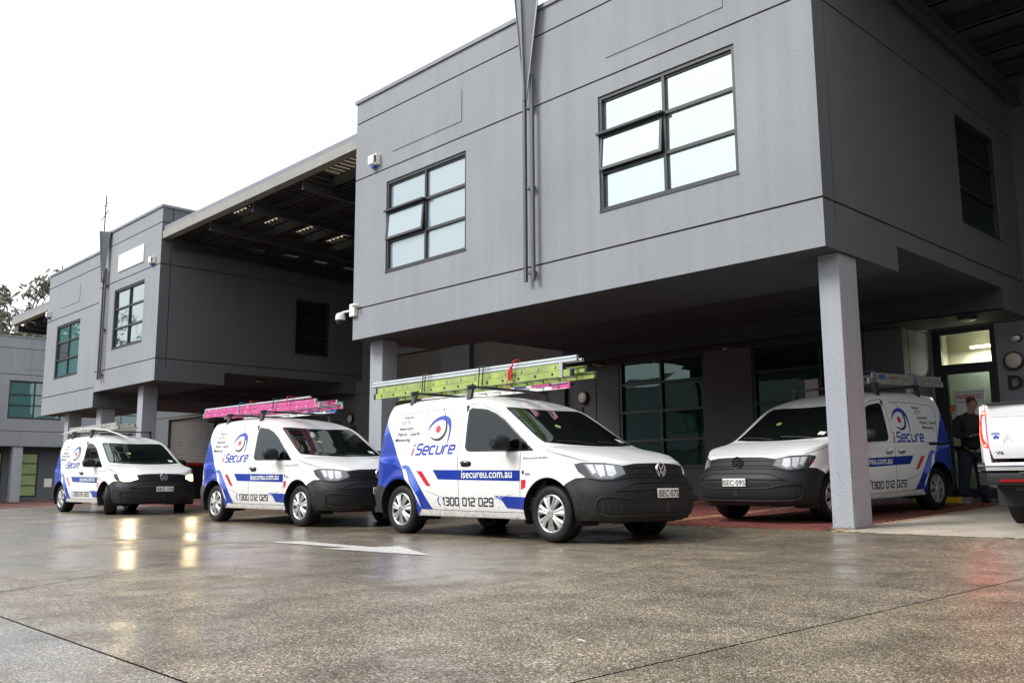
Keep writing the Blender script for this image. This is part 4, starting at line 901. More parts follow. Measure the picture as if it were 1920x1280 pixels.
M['text_grey'] = mat('grey_lettering', (0.12, 0.12, 0.12), 0.5, noise=0.1)
M['blackgloss'] = mat('black_gloss_trim', (0.008, 0.008, 0.009), 0.25, noise=0.1)
def mesh_grille():
    m = mat('lower_grille_mesh', (0.018, 0.019, 0.021), 0.5); n = m.node_tree; b = n.nodes['Principled BSDF']
    tc = n.nodes.new('ShaderNodeTexCoord'); mp = n.nodes.new('ShaderNodeMapping'); mp.inputs['Scale'].default_value = (1, .7, 1.9)
    v = n.nodes.new('ShaderNodeTexVoronoi'); v.inputs['Scale'].default_value = 26; v.feature = 'DISTANCE_TO_EDGE'; v.inputs['Randomness'].default_value = 0.15
    r = n.nodes.new('ShaderNodeMapRange'); r.inputs[1].default_value = 0.04; r.inputs[2].default_value = 0.13; r.inputs[3].default_value = 1; r.inputs[4].default_value = 0
    bp = n.nodes.new('ShaderNodeBump'); bp.inputs['Distance'].default_value = 0.02; bp.inputs['Strength'].default_value = 1
    mx = n.nodes.new('ShaderNodeMix'); mx.data_type = 'RGBA'; mx.inputs[6].default_value = (0.004, 0.004, 0.005, 1); mx.inputs[7].default_value = (0.045, 0.048, 0.054, 1)
    L = n.links.new; L(tc.outputs['Object'], mp.inputs[0]); L(mp.outputs[0], v.inputs['Vector']); L(v.outputs['Distance'], r.inputs[0]); L(r.outputs[0], bp.inputs['Height']); L(bp.outputs[0], b.inputs['Normal']); L(r.outputs[0], mx.inputs[0]); L(mx.outputs[2], b.inputs['Base Color'])
    return m
M['mesh'] = mat('intake_recess', (0.005, 0.005, 0.006), 0.7, noise=0.1); M['lattice'] = mat('intake_lattice', (0.03, 0.032, 0.037), 0.45, noise=0.1)

def patch(outline, holes, regs, step, fm, extra=()):
    """triangulate a 2D domain with embedded region outlines, map to 3D; -> verts, {key: faces}"""
    pts = []; edges = []
    def addp(poly):
        n = len(pts); pts.extend(poly); edges.extend((n+i, n+(i+1) % len(poly)) for i in range(len(poly)))
    D = [dens(p, step) for p in [outline] + list(holes) + [r[0] for r in regs]]
    for p in D: addp(p)
    o = np.array(outline); x0, y0 = o.min(0); x1, y1 = o.max(0)
    gx, gy = np.meshgrid(np.arange(x0 + step*.37, x1, step), np.arange(y0 + step*.41, y1, step)); g = np.c_[gx.ravel(), gy.ravel()]
    g = g[pip(g, D[0])]
    allp = np.array(pts); keep = []
    for k in range(0, len(g), 500):
        d = np.min(((g[k:k+500, None, :] - allp[None]) ** 2).sum(-1), axis=1); keep.append(d > (step * .45) ** 2)
    g = g[np.concatenate(keep)]
    pts += [tuple(p) for p in g] + list(extra)
    r = delaunay_2d_cdt([Vector((float(a), float(b))) for a, b in pts], edges, [], 0, 1e-5)
    V = np.array([tuple(v) for v in r[0]]); Fc = np.array([tuple(q) for q in r[2]]); c = V[Fc].mean(1)
    ok = pip(c, D[0])
    for h_ in D[1:1+len(holes)]: ok &= ~pip(c, h_)
    key = np.array([0] * len(Fc)); names = [None] + [q[1] for q in regs]
    for i, p in enumerate(D[1+len(holes):]): key[pip(c, p)] = i + 1
    P3 = fm(V[:, 0], V[:, 1]); out = {}; h_ = 2e-3
    nn = np.cross(fm(V[:, 0] + h_, V[:, 1]) - fm(V[:, 0] - h_, V[:, 1]), fm(V[:, 0], V[:, 1] + h_) - fm(V[:, 0], V[:, 1] - h_)); ln = np.linalg.norm(nn, axis=1)[:, None]; patch.N = nn / np.maximum(ln, 1e-12); patch.V = V
    for i, nm in enumerate(names):
        s_ = Fc[ok & (key == i)]
        if len(s_): out.setdefault(nm or 'white', []).append(s_)
    return P3, {k: np.concatenate(v) for k, v in out.items()}
class Shell:
    def __init__(s): s.P = []; s.K = {}; s.n = 0; s.N = []
    def add(s, P, D, mirror=False, pre='', N=None):
        P = P.copy()
        if mirror: P[:, 1] *= -1
        if N is not None:
            N = N.copy()
            if mirror: N[:, 1] *= -1
            ax0 = np.c_[np.clip(P[:, 0], .3, 2.4), np.zeros(len(P)), np.full(len(P), .85)]; N[(N * (P - ax0)).sum(1) < 0] *= -1; s.N.append(N)
        for k, f in D.items():
            a, b, c = P[f[:, 0]], P[f[:, 1]], P[f[:, 2]]; nr = np.cross(b - a, c - a); ce = (a + b + c) / 3
            ax = np.c_[np.clip(ce[:, 0], .3, 2.4), np.zeros(len(ce)), np.full(len(ce), .85)]
            fl = (nr * (ce - ax)).sum(1) < 0; g = f.copy(); g[fl] = g[fl][:, ::-1]
            s.K.setdefault(pre + k, []).append(g + s.n)
        s.P.append(P); s.n += len(P)
    def make(s, name, keys, mats, parent, ang=30, th=0):
        P = np.concatenate(s.P); F_ = []; mi = []
        for i, k in enumerate(keys):
            for g in s.K.get(k, []): F_.append(g); mi += [i] * len(g)
        F_ = np.concatenate(F_); u, inv = np.unique(F_, return_inverse=True); v = P[u]; F_ = inv.reshape(-1, 3)
        me = mk_mesh(name, v, F_, mats, mi); bm = bmesh.new(); bm.from_mesh(me); 
        if s.N:
            bm.free(); me.polygons.foreach_set('use_smooth', [True] * len(me.polygons)); me.normals_split_custom_set_from_vertices([tuple(q) for q in np.concatenate(s.N)[u]])
        else:
            bmesh.ops.remove_doubles(bm, verts=bm.verts[:], dist=0.0008); bmesh.ops.dissolve_degenerate(bm, edges=bm.edges[:], dist=1e-5); bm.to_mesh(me); bm.free(); shade(me, ang)
        o = link(name, me, parent)
        if th:
            m_ = o.modifiers.new('thickness', 'SOLIDIFY'); m_.thickness = th; m_.offset = -1; m_.use_rim = True
        return o
AR_ = .388; AZ = .325
def arc(cx, a0, a1, r=AR_, n=28): return [(cx + r * math.cos(R_(a0 + (a1-a0) * i / n)), AZ + r * math.sin(R_(a0 + (a1-a0) * i / n))) for i in range(n + 1)]
zs_ = .245
ab = math.degrees(math.asin((zs_ - AZ) / AR_))
top_u = list(np.linspace(U0, U1, 150))
outline = [(U0, .29), (-.52, .29), (-.40, zs_)] + arc(0, 180 - ab, ab)[0:] + [] + arc(2.755, 180 - ab, ab) + [(3.25, .25), (3.6, .245), (U1, .24)] + [(u, float(zedge(u))) for u in top_u[::-1]]
def van_regions():
    g = []
    A = g.append
    A(([(U0, 1.60), (-.50, 1.55), (-.40, 1.425), (-.2, 1.19), (-.07, 1.015), (.03, .86), (.13, .72), (.36, .50), (.465, .327), (.30, .1), (U0, .1)], 'blue'))
    A(([(U0, 1.60), (-.50, 1.55), (-.40, 1.425), (-.33, 1.34), (-.42, 1.30), (U0, 1.36)], 'sky'))
    A(([(-.62, 1.0), (-.07, 1.015), (.0, .915), (.06, .83), (-.10, .90), (-.35, .92)], 'sky'))
    A((cat_mull([(.02, .875), (.12, .84), (.24, .66), (.40, .48), (.46, .33)]) + cat_mull([(.70, .325), (.56, .47), (.38, .67), (.24, .83), (.13, .89)]), 'blue'))
    A((cat_mull([(.04, .845), (.14, .82), (.27, .64), (.36, .53)]) + cat_mull([(.44, .57), (.32, .73), (.22, .855), (.12, .895)]), 'sky'))
    A(([(.361, .814), (.475, .806), (.670, .613), (.571, .62)], 'red'))
    A(([(.697, .821), (2.297, .798), (2.295, .674), (.807, .70)], 'blue'))
    A(([(1.94, .505), (2.415, .494), (2.40, .43), (2.40, .352), (2.076, .364)], 'blue'))
    A(([(1.847, .508), (1.925, .507), (2.0, .44)], 'sky'))
    A(([(2.318, .69), (2.40, .69), (2.40, .60), (2.318, .575)][0:4], 'redst'))
    # panel gaps and pressings
    A((ribbon([(2.31, 1.01), (2.300, .8), (2.300, .6), (2.305, .33)], .007), 'gap'))
    A((ribbon([(1.219, .33), (1.205, .6), (1.185, .986), (1.18, 1.3), (1.168, 1.58), (1.178, 1.62), (1.215, 1.640), (1.5, 1.612), (1.78, 1.515), (1.98, 1.395), (2.18, 1.255), (2.40, 1.10)], .008), 'gap'))
    A((ribbon([(.47, .328), (1.4, .318), (2.365, .318)], .007), 'gap'))
    A((ribbon([(2.72, 1.020), (2.85, .985), (3.02, .945), (3.16, .905), (3.26, .885)], .008), 'gap'))
    A((ribbon([(-.12, 1.10), (-.24, 1.46), (-.2, 1.545), (-.1, 1.57), (.5, 1.598), (1.02, 1.60)], .014), 'groove'))
    A((ribbon([(.0, 1.012), (1.18, 1.012)], .006), 'groove')); A((ribbon([(1.20, 1.010), (2.28, 1.008)], .006), 'groove'))
    A((ribbon([(.55, .56), (.9, .475), (1.17, .47)], .008), 'groove')); A((ribbon([(1.25, .47), (1.9, .475), (2.2, .53)], .008), 'groove'))
    # door window
    A(([(1.265, 1.545), (1.285, 1.572), (1.32, 1.583), (1.61, 1.548), (1.80, 1.483), (1.97, 1.392), (2.14, 1.272), (2.31, 1.155), (2.52, 1.020), (2.50, 1.012), (1.40, 1.03), (1.34, 1.045), (1.30, 1.085)], 'trim'))
    A(([(1.290, 1.535), (1.31, 1.556), (1.34, 1.560), (1.604, 1.527), (1.79, 1.463), (1.955, 1.375), (2.11, 1.265), (2.255, 1.16), (2.27, 1.045), (1.42, 1.055), (1.37, 1.066), (1.335, 1.10)], 'glass'))
    A(([(2.315, 1.125), (2.46, 1.035), (2.318, 1.035)], 'glass'))
    # dark plastic: rear and front bumper
    A(([(U0, .64), (-.55, .64), (-.30, .60), (-.10, .56), (.0, .2), (U0, .1)], 'rbump'))
    A(([(-.86, 1.36), (-.66, 1.40), (-.62, 1.0), (-.64, .66), (-.80, .66)], 'tail'))
    A(([(2.9, .1), (2.98, .60), (3.044, .657), (3.14, .703), (3.262, .712), (3.4, .73), (3.7, .80), (3.735, .835), (3.95, .86), (U1, .868), (U1, .1)], 'fbump'))
    A(([(3.735, .832), (3.95, .853), (U1, .860), (U1, .72), (3.80, .72), (3.785, .748)], 'grille'))
    A((ribbon([(3.775, .77), (U1, .785)], .006), 'slot')); A((ribbon([(3.79, .722), (3.95, .712), (U1, .705)], .006), 'slot'))
    A(([(3.66, .577), (3.72, .590), (3.80, .626), (3.9, .64), (U1, .644), (U1, .592), (3.9, .585)], 'slot'))
    A((ribbon([(3.44, .30), (3.40, .34), (3.39, .47), (3.42, .50), (3.56, .505), (3.75, .475), (U1, .46)], .008), 'slot'))
    A(([(3.46, .475), (3.58, .485), (3.78, .462), (U1, .448), (U1, .305), (3.6, .31), (3.50, .33)], 'mesh'))
    # headlight
    A(([(3.115, .855), (3.2, .874), (3.5, .868), (3.737, .840), (3.790, .750), (3.585, .688), (3.40, .688), (3.262, .708), (3.17, .775)], 'hldark'))
    A(([(3.22, .858), (3.5, .856), (3.725, .832), (3.772, .752), (3.585, .70), (3.42, .70), (3.33, .725)], 'hlmid'))
    A(([(3.25, .85), (3.33, .851), (3.385, .76), (3.34, .745)], 'hldrl')); A(([(3.355, .848), (3.475, .846), (3.50, .735), (3.44, .715), (3.40, .755)], 'hlrefl'))
    A(([(3.50, .845), (3.62, .838), (3.65, .755), (3.59, .72), (3.53, .735)], 'hlrefl'))
    return g
def build_van():
    root = link('delivery_van', None)
    P, D = patch(outline, [], van_regions(), .045, SB)
    S = Shell(); NS = patch.N; S.add(P, D, pre='R_', N=NS); S.add(P, D, True, pre='L_', N=NS)
    # roof, windscreen and bonnet
    el = [tuple(p) for p in SB(np.array(top_u), zedge(np.array(top_u)))[:, :2]]
    pl = el + [(a, -b) for a, b in el[::-1][1:-1]]
    ring = []
    for f_ in (.985, .95, .90, .82):
        for a, b in el[2:-2:1]: ring += [(a, b * f_), (a, -b * f_)]
    wsl = [(2.735, 0), (2.72, -.25), (2.68, -.5), (2.615, -.70), (2.565, -.775), (2.42, -.765), (2.2, -.735), (2.0, -.71), (1.86, -.69), (1.80, -.655), (1.83, -.45), (1.86, -.2), (1.868, 0)]
    wso = wsl + [(a, -b) for a, b in wsl[::-1][1:-1]]
    def inset(poly, d):
        c = np.mean(poly, axis=0); return [(float(a + (c[0]-a) / abs(c[0]-a+1e-9) * d * min(1, abs(c[0]-a)/.3)), float(b * (1 - d / .8))) for a, b in poly]
    wsi = inset(wso, .03)
    hl_ = [(2.75, -.885), (2.80, -.80), (2.79, -.6), (2.79, -.3), (2.79, 0)]
    regs = [(wso, 'wsframe'), (wsi, 'ws'), (ribbon([(2.71, -.905), (2.755, -.80), (2.775, -.6), (2.79, -.3), (2.795, 0), (2.79, .3), (2.775, .6), (2.755, .80), (2.71, .905)], .012), 'gap')]
    Pt, Dt = patch(pl, [], regs, .05, lambda a, b: TOP(a, b), ring)
    NT = patch.N.copy(); ye_ = np.interp(patch.V[:, 0], body_ex, body_ey); fr_ = np.abs(patch.V[:, 1]) / np.maximum(ye_, 1e-4)
    uu_ = np.array(top_u); z_ = zedge(uu_); h_ = 2e-3; nb = np.cross(SB(uu_ + h_, z_) - SB(uu_ - h_, z_), SB(uu_, z_ + h_) - SB(uu_, z_ - h_)); nb /= np.linalg.norm(nb, axis=1)[:, None]; eb = SB(uu_, z_)
    for i in np.where((fr_ > .96) | (patch.V[:, 0] > X_F - .04) | (patch.V[:, 0] < X_R + .03))[0]:
        j = np.argmin((eb[:, 0] - patch.V[i, 0]) ** 2 + (eb[:, 1] + abs(patch.V[i, 1])) ** 2); n_ = nb[j].copy()
        if n_[1] > 0: n_ = -n_
        if patch.V[i, 1] > 0: n_[1] *= -1
        t_ = np.clip((fr_[i] - .96) / .035, 0, 1) if fr_[i] > .96 else .5; q_ = NT[i] if NT[i][2] > 0 else -NT[i]; q_ = q_ * (1 - t_) + n_ * t_; NT[i] = q_ / np.linalg.norm(q_)
    S.add(Pt, Dt, pre='T_', N=NT)
    kb = []; mb = []
    for k, m_ in (('white', 'paint'), ('blue', 'v_blue'), ('sky', 'v_sky'), ('red', 'v_red'), ('redst', 'v_red'), ('gap', 'gap'), ('groove', 'v_grey'), ('trim', 'blackgloss')):
        for s_ in 'RLT': kb.append(s_ + '_' + k); mb.append(M[m_])
    kb.append('T_wsframe'); mb.append(M['blackgloss'])
    S.make('body', kb, mb, root, 32)
    S.make('windscreen', ['T_ws'], [M['ws']], root)
    for s_ in 'RL':
        S.make('door_window', [s_ + '_glass'], [M['dglass']], root)
        S.make('headlight', [s_ + '_' + k for k in ('hldark', 'hlmid', 'hldrl', 'hlrefl')], [M['lens_dark'], M['lens'], M['lens_bright'], M['lens_bright']], root)
        S.make('tail_light', [s_ + '_tail'], [M['tail']], root)
    S.make('front_bumper', ['R_fbump', 'L_fbump', 'R_slot', 'L_slot', 'R_mesh', 'L_mesh'], [M['cladding'], M['cladding'], M['slot'], M['slot'], M['mesh'], M['mesh']], root, 40)
    S.make('grille', ['R_grille', 'L_grille'], [M['cladding']] * 2, root, 40)
    S.make('rear_bumper', ['R_rbump', 'L_rbump'], [M['cladding']] * 2, root, 40)
    # staggered lattice in the lower intake, built over the dark recess
    lv = []; lf = []
    def yz(y, z, o): # point on the front skin at lateral y
        uu = np.interp(-abs(y), PP[:, 1][DU > 2.9], DU[DU > 2.9]); p = SB(uu, z, o); return (p[0], abs(p[1]) * (1 if y > 0 else -1), p[2])
    ys = np.linspace(-.80, .80, 33); zl = np.linspace(.318, .45, 6)
    def quad(a, b, c, d): n = len(lv); lv.extend([a, b, c, d]); lf.append((n, n+1, n+2, n+3))
    for j, z0 in enumerate(zl):
        for i in range(len(ys) - 1):
            y0, y1 = ys[i], ys[i+1]; w_ = .0035; za = z0 + (.004 if (i + j) % 2 else -.004); zb = z0 + (-.004 if (i + j) % 2 else .004)
            quad(yz(y0, za - w_, .006), yz(y1, zb - w_, .006), yz(y1, zb + w_, .006), yz(y0, za + w_, .006))
            if j < 5 and (i + j) % 2 == 0: quad(yz(y0 - .004, z0, .005), yz(y0 + .004, z0, .005), yz(y0 + .004, zl[j+1], .005), yz(y0 - .004, zl[j+1], .005))
    link('grille_mesh', mk_mesh('grille_mesh', lv, lf, [M['lattice']]), root)['kind'] = 'stuff'
    # raised lips: intake frame, brow over the slot, grille bars
    def lip(pts, r, nm, o=.004, m='cladding'):
        q = MB()
        for s_ in (1, -1):
            P_ = []
            for u_, z_ in dens(pts, .05, False): p = SB(u_, z_, o); P_.append((p[0], p[1] * s_, p[2]))
            q.tube(P_, r, 6)
        q.build(nm, M[m], root, True)
    lip(cat_mull([(U1-.001, .300), (3.9, .298), (3.55, .303), (3.43, .33), (3.40, .40), (3.42, .485), (3.52, .507), (3.72, .490), (3.85, .466), (U1-.001, .462)]), .008, 'intake_frame')
    lip([(3.64, .575), (3.72, .600), (3.80, .634), (3.9, .650), (U1-.001, .655)], .007, 'bumper_lip')
    lip([(3.60, .566), (3.9, .575), (U1-.001, .583)], .007, 'bumper_lip')
    lip([(3.30, .700), (3.5, .672), (3.75, .70), (3.9, .712), (U1-.001, .715)], .005, 'bumper_lip')
    for z_ in (.742, .812): lip([(3.80, z_), (3.95, z_ + .003), (U1-.09, z_ + .005)], .004, 'grille_bar')
    # underside, wheel wells, cabin
    u = MB(); u.box((-.72, -.80, .26), (3.30, .80, .34)); u.box((.50, -.88, .25), (2.30, .88, .30)); u.box((3.0, -.6, .22), (3.45, .6, .30))
    u.tube([(-.2, .4, .24), (1.5, .35, .23)], .04, 8); u.build('underbody', M['slot'], root)
    for cx in (0, 2.755):
        for s_ in (-1, 1):
            wv = []; n = 24
            for yy in (s_*.905, s_*.52):
                for i in range(n + 1): a = R_(-20 + 220 * i / n); wv.append((cx + .40 * math.cos(a), yy, AZ + .40 * math.sin(a)))
            f_ = [(i, i+1, n+2+i, n+1+i) for i in range(n)] + [tuple(range(n+1, 2*n+2))]
            link('wheel_well', mk_mesh('wheel_well', wv, f_, [M['slot']]), root)
    c = MB(); c.box((1.22, -.80, .35), (1.26, .80, 1.62)); c.box((1.26, -.82, .33), (2.5, .82, .5)); c.box((2.34, -.78, .5), (2.58, .78, 1.0)); c.box((2.2, -.74, .98), (2.66, .74, 1.05)); c.box((2.22, -.55, 1.03), (2.42, -.2, 1.10)) 
    c.build('cabin', M['cabin'], root, bevel=.02)
    for s_ in (-1, 1):
        q = MB(); q.box((1.45, s_*.42-.24, .55), (1.95, s_*.42+.24, .72)); q.box((1.33, s_*.42-.23, .70), (1.47, s_*.42+.23, 1.25), 0, Matrix.Rotation(-.18, 3, 'Y')); q.box((1.27, s_*.42-.13, 1.27), (1.37, s_*.42+.13, 1.46), 0, Matrix.Rotation(-.12, 3, 'Y'))
        q.build('seat', M['seat'], root, bevel=.035)
    q = MB(); st = [(2.10 + .07*math.sin(a)*.5, -.40 + .185*math.cos(a), 1.03 + .175*math.sin(a)) for a in np.linspace(0, 2*math.pi, 25)]
    q.tube(st, .014, 6, cap=False).tube([(2.3, -.4, .98), (2.12, -.4, 1.03)], .05, 8).bar((2.1, -.57, 1.03), (2.1, -.23, 1.03), .03, .03); q.build('steering_wheel', M['cabin'], root)
    q = MB(); q.box((1.83, -.12, 1.44), (1.86, .12, 1.50)); q.box((1.90, -.03, 1.48), (1.91, .03, 1.52)); q.build('rear_view_mirror', M['cabin'], root, bevel=.01)
    q = MB(); 
    for (x_, y_, r0, r1, m_) in ((2.27, -.24, .0, .040, 0), (2.27, -.24, .0, .022, 1)):
        n = 18; q.add([tuple(TOP(x_ + r1 * math.cos(a) * .82, y_ + r1 * math.sin(a), .004 + .002 * m_)) for a in np.linspace(0, 2*math.pi, n, endpoint=False)], [tuple(range(n))], m_)
    q.add([tuple(TOP(a, b, .004)) for a, b in ((2.56, .56), (2.56, .66), (2.48, .66), (2.48, .56))], [(0, 1, 2, 3)], 2)
    q.build('windscreen_sticker', [M['lad_yel'], M['lad_grn'], M['sign_white']], root)['kind'] = 'stuff'
    # wipers
    q = MB()
    for pa, pb in (((2.72, -.05), (2.62, -.62)), ((2.70, .60), (2.66, .05))):
        P0, P1 = TOP(pa[0], pa[1], .02), TOP(pb[0], pb[1], .03); q.tube([tuple(P0), tuple((P0+P1)/2 + np.array([0, 0, .01])), tuple(P1)], .007, 6)
    q.build('wiper', M['blackp'], root)
    # mirrors
    for s_ in (-1, 1):
        q = MB(); yb = s_ * .93
        n = 14; prof = []
        for k in range(7):      # rounded shell, lofted across the vehicle
            t_ = k / 6; w_ = .115 * (1 - .25 * t_) ; h_ = .098 * (1 - .18 * abs(2*t_-1) ** 3 - .10 * t_) ; yy = yb + s_ * (.0 + .235 * t_); ex = (1 - (2*t_-1) ** 6 * .35)
            prof.append([(2.085 + w_ * ex * (abs(math.cos(a)) ** .7) * math.copysign(1, math.cos(a)) * (.62 if math.cos(a) < 0 else 1.0), yy, 1.115 + h_ * ex * (abs(math.sin(a)) ** .7) * math.copysign(1, math.sin(a))) for a in np.linspace(0, 2*math.pi, n, endpoint=False)])
        v = [p for r in prof for p in r]; f_ = [(k*n+i, k*n+(i+1) % n, (k+1)*n+(i+1) % n, (k+1)*n+i) for k in range(6) for i in range(n)] + [tuple(range(n))[::-1], tuple(range(6*n, 7*n))]
        q.add(v, f_); q.box((2.06, min(s_*.84, s_*.96), 1.035), (2.16, max(s_*.84, s_*.96), 1.075)); mo = q.build('wing_mirror', M['cladding'], root, True)
        g = MB().box((2.022, min(s_*.96, s_*1.12), 1.06), (2.026, max(s_*.96, s_*1.12), 1.17)); g.build('mirror_glass', M['chrome'], mo)
    # handles, fuel flap, sliding rail
    def blob(cx, cz, w_, h_, s_, dep, m, name):
        v = []; n = 20
        for k, (sc_, o_) in enumerate(((1, 0), (.92, dep * .8), (.5, dep))):
            for i in range(n):
                a = 2*math.pi*i/n; uu, zz = cx + w_*sc_*math.copysign(abs(math.cos(a)) ** .6, math.cos(a)), cz + h_*sc_*math.copysign(abs(math.sin(a)) ** .6, math.sin(a)); p = SB(uu, zz, o_); v.append((p[0], p[1] * (1 if s_ < 0 else -1), p[2]))
        f_ = [(k*n+i, k*n+(i+1) % n, (k+1)*n+(i+1) % n, (k+1)*n+i) for k in range(2) for i in range(n)] + [tuple(range(2*n, 3*n))]
        me = mk_mesh(name, v, f_, [m]); shade(me, 60); return link(name, me, root)
    def handle(cx, s_, m):
        h_ = blob(cx, .885, .098, .036, s_, .004, M['v_grey'] if m is M['paint'] else M['slot'], 'handle_recess'); b_ = MB(); pp = [SB(cx - .085 + .17*t, .895 + .012 * math.sin(t*math.pi), .012 + .028 * math.sin(t*math.pi)) for t in np.linspace(0, 1, 7)]
        b_.tube([(p[0], p[1] * (1 if s_ < 0 else -1), p[2]) for p in pp], [.013, .015, .016, .016, .016, .017, .016], 8); b_.build('door_handle', m, root, True)
    handle(1.345, -1, M['blackgloss']); handle(1.36, 1, M['paint']); handle(1.02, 1, M['paint'])
    blob(2.352, .776, .018, .02, -1, .004, M['slot'], 'fuel_lock')
    bl_ = MB(); pp = [SB(x_, .985, .008) for x_ in np.linspace(-.45, .22, 12)]
    v = []; 
    for p in pp: v += [(p[0], -p[1], p[2] - .02), (p[0], -p[1], p[2] + .02)]
    link('sliding_rail', mk_mesh('sliding_rail', v, [(2*i, 2*i+1, 2*i+3, 2*i+2) for i in range(11)], [M['slot']]), root)
    # side lettering: right side reads forward, left side reads backward along u
    def sideR(u0, z0): return lambda a, b: (lambda p: (p[0], p[1], p[2]))(SB(u0 + a, z0 + b, .0035))
    def sideL(u0, z0): return lambda a, b: (lambda p: (p[0], -p[1], p[2]))(SB(u0 - a, z0 + b, .0035))
    for fn, us in ((sideR, dict(logo=.245, ph=.90, url=1.26, lst=0, lic=2.36)), (sideL, dict(logo=1.17, ph=1.90, url=2.215, lst=0, lic=3.0))):
        R = fn is sideR
        place2d(glyphs('i', .128, .24, .28), fn(us['logo'], 1.018 + .008), 'lettering', M['v_red'], root)
        place2d(glyphs('Secure', .130, .21, .28, .30, 1.28), fn(us['logo'] + (.078 if R else -.078), 1.018 + .008), 'lettering', M['blue_print'], root)
        place2d(glyphs('1300 012 029', .090, .2, .0, .32, 1.2), fn(us['ph'], .385), 'lettering', M['black_letter'], root)
        place2d(stroke(cat_mull([(.0, .09), (-.02, .05), (.0, .012), (.035, -.01)], 4), .018), fn(us['ph'] + (-.075 if R else .075), .39), 'phone_symbol', M['blue_print'], root)
        place2d(text2d('isecureu.com.au', .138, bold=.016, wide=1.02), fn(us['url'], .716), 'lettering', M['sign_white'], root)
        for i, (s_, uu) in enumerate((('Alarms', -.045), ('CCTV', -.075), ('Intercoms', -.10), ('Patrols - Guards', -.125), ('Monitoring', -.155))):
            z_ = 1.505 - .0755 * i
            if R: place2d(text2d('\u2022' + s_, .072, shear=.2, bold=.006, wide=.98), fn(uu - .03, z_), 'lettering', M['text_grey'] if i < 2 else M['black_letter'], root)
            else: place2d(text2d('\u2022' + s_, .072, shear=-.1, bold=.006, wide=.98), fn(.44 - .045 * i * .9, z_), 'lettering', M['black_letter'], root)
        # eye emblem, traced in emblem units then laid on the panel
        def em(x_, y_): return (.515 + .001179*(x_-939) + .000242*(y_-549), 1.359 - .0000613*(x_-939) - .000744*(y_-549))
        def lay(poly, m, nm):
            q2 = [em(*p) for p in poly]
            if not R: q2 = [(-(a - .73) * 1.0, b) for a, b in q2]; base = .88
            v2, f2 = tri_poly([p for p in q2]) if R else tri_poly([(-a, b) for a, b in q2])
            vv = [tuple(SB(a, b, .004)) for a, b in v2] if R else [tuple(SB(base - a, b, .004) * np.array([1, -1, 1])) for a, b in v2]
            link(nm, mk_mesh(nm, vv, f2, [m]), root)
        lay(cat_mull([(920, 598), (980, 482), (1060, 392), (1150, 337), (1230, 318), (1300, 340), (1338, 400), (1338, 520), (1300, 680), (1245, 825)], 4) + cat_mull([(1243, 822), (1285, 650), (1303, 540), (1285, 465), (1240, 412), (1180, 394), (1100, 418), (1010, 490), (922, 598)], 4), M['blue_print'], 'emblem_arc')
        lay(cat_mull([(948, 680), (1000, 742), (1075, 767), (1155, 740), (1222, 660), (1266, 560), (1272, 450), (1250, 400)], 4) + cat_mull([(1246, 402), (1245, 470), (1235, 560), (1190, 650), (1120, 712), (1050, 727), (990, 707), (950, 680)], 4), M['black_letter'], 'emblem_shadow')
        lay([(1112 + 42*math.cos(a) + 12*math.sin(a), 558 - 64*math.sin(a)) for a in np.linspace(0, 2*math.pi, 26, endpoint=False)], M['v_red'], 'emblem_dot')
        lay([(1196, 172), (1206, 172), (1226, 222), (1258, 322), (1244, 322), (1218, 226)], M['v_blue'], 'emblem_line')
        if R: place2d(text2d('Master License No. 000103530', .030, shear=.2, bold=.01), fn(us['lic'], .925), 'lettering', M['text_grey'], root)
        if R: place2d(text2d('ASIAL', .035, bold=.02), fn(2.385, .742), 'lettering', M['blue_print'], root)
    # plate
    pb = MB().box((3.700, -.186, .487), (3.712, .186, .590)); po = pb.build('number_plate', M['plate'], root, bevel=.004)
    # badge ring with letters
    def disc(c, nrm, r, parent, deep=.012):
        t = MB(); t.lathe([(r*.86, .0), (r*.88, deep), (r, deep), (r*1.04, .0)], 36, axis='x', c=c); o_ = t.build('badge', M['chrome'], parent, True)
        MB().lathe([(0, .002), (r*.87, .002)], 36, axis='x', c=c).build('badge_field', M['slot'], o_)
        for st in ([(-.52, .68), (0, -.02), (.52, .68)], [(-.84, .28), (-.42, -.72), (0, .02), (.42, -.72), (.84, .28)]):
            v_, f_ = stroke([(a * r * .95, b * r * .95) for a, b in st], r * .17); link('badge_letters', mk_mesh('badge_letters', [(c[0] + deep * .8, a, c[2] + b) for a, b in v_], f_, [M['chrome']]), o_)
        o_.rotation_euler = (0, 0, 0); return o_
    disc((3.606, 0, .790), None, .082, root)
    MB().box((3.675, -.035, .35), (3.690, .035, .43)).build('radar_cover', M['blackp'], root, bevel=.005)
    # roof rack
    for x_ in (-.02, 1.16):
        rk = MB(); zt = float(TOP(x_, -.66)[2]); rk.box((x_-.035, -.72, 1.852), (x_+.035, .72, 1.880)); o_ = rk.build('roof_bar', M['blackp'], root, bevel=.008)
        for s_ in (-1, 1):
            q = MB(); q.bar((x_, s_*.70, 1.69), (x_, s_*.66, 1.85), .045, .075, 0, (1, 0, 0)); q.box((x_-.045, s_*.66-.035, 1.83), (x_+.045, s_*.66+.035, 1.892)); q.build('rack_foot', M['blackp'], o_, bevel=.01)
    # wheels
    t = MB(); t.lathe([(.205, .0), (.215, -.02), (.235, -.030), (.275, -.028), (.298, -.018), (.310, -.002), (.316, .03), (.316, .155), (.308, .19), (.29, .205), (.21, .20)], 56); tm = t.v, t.f
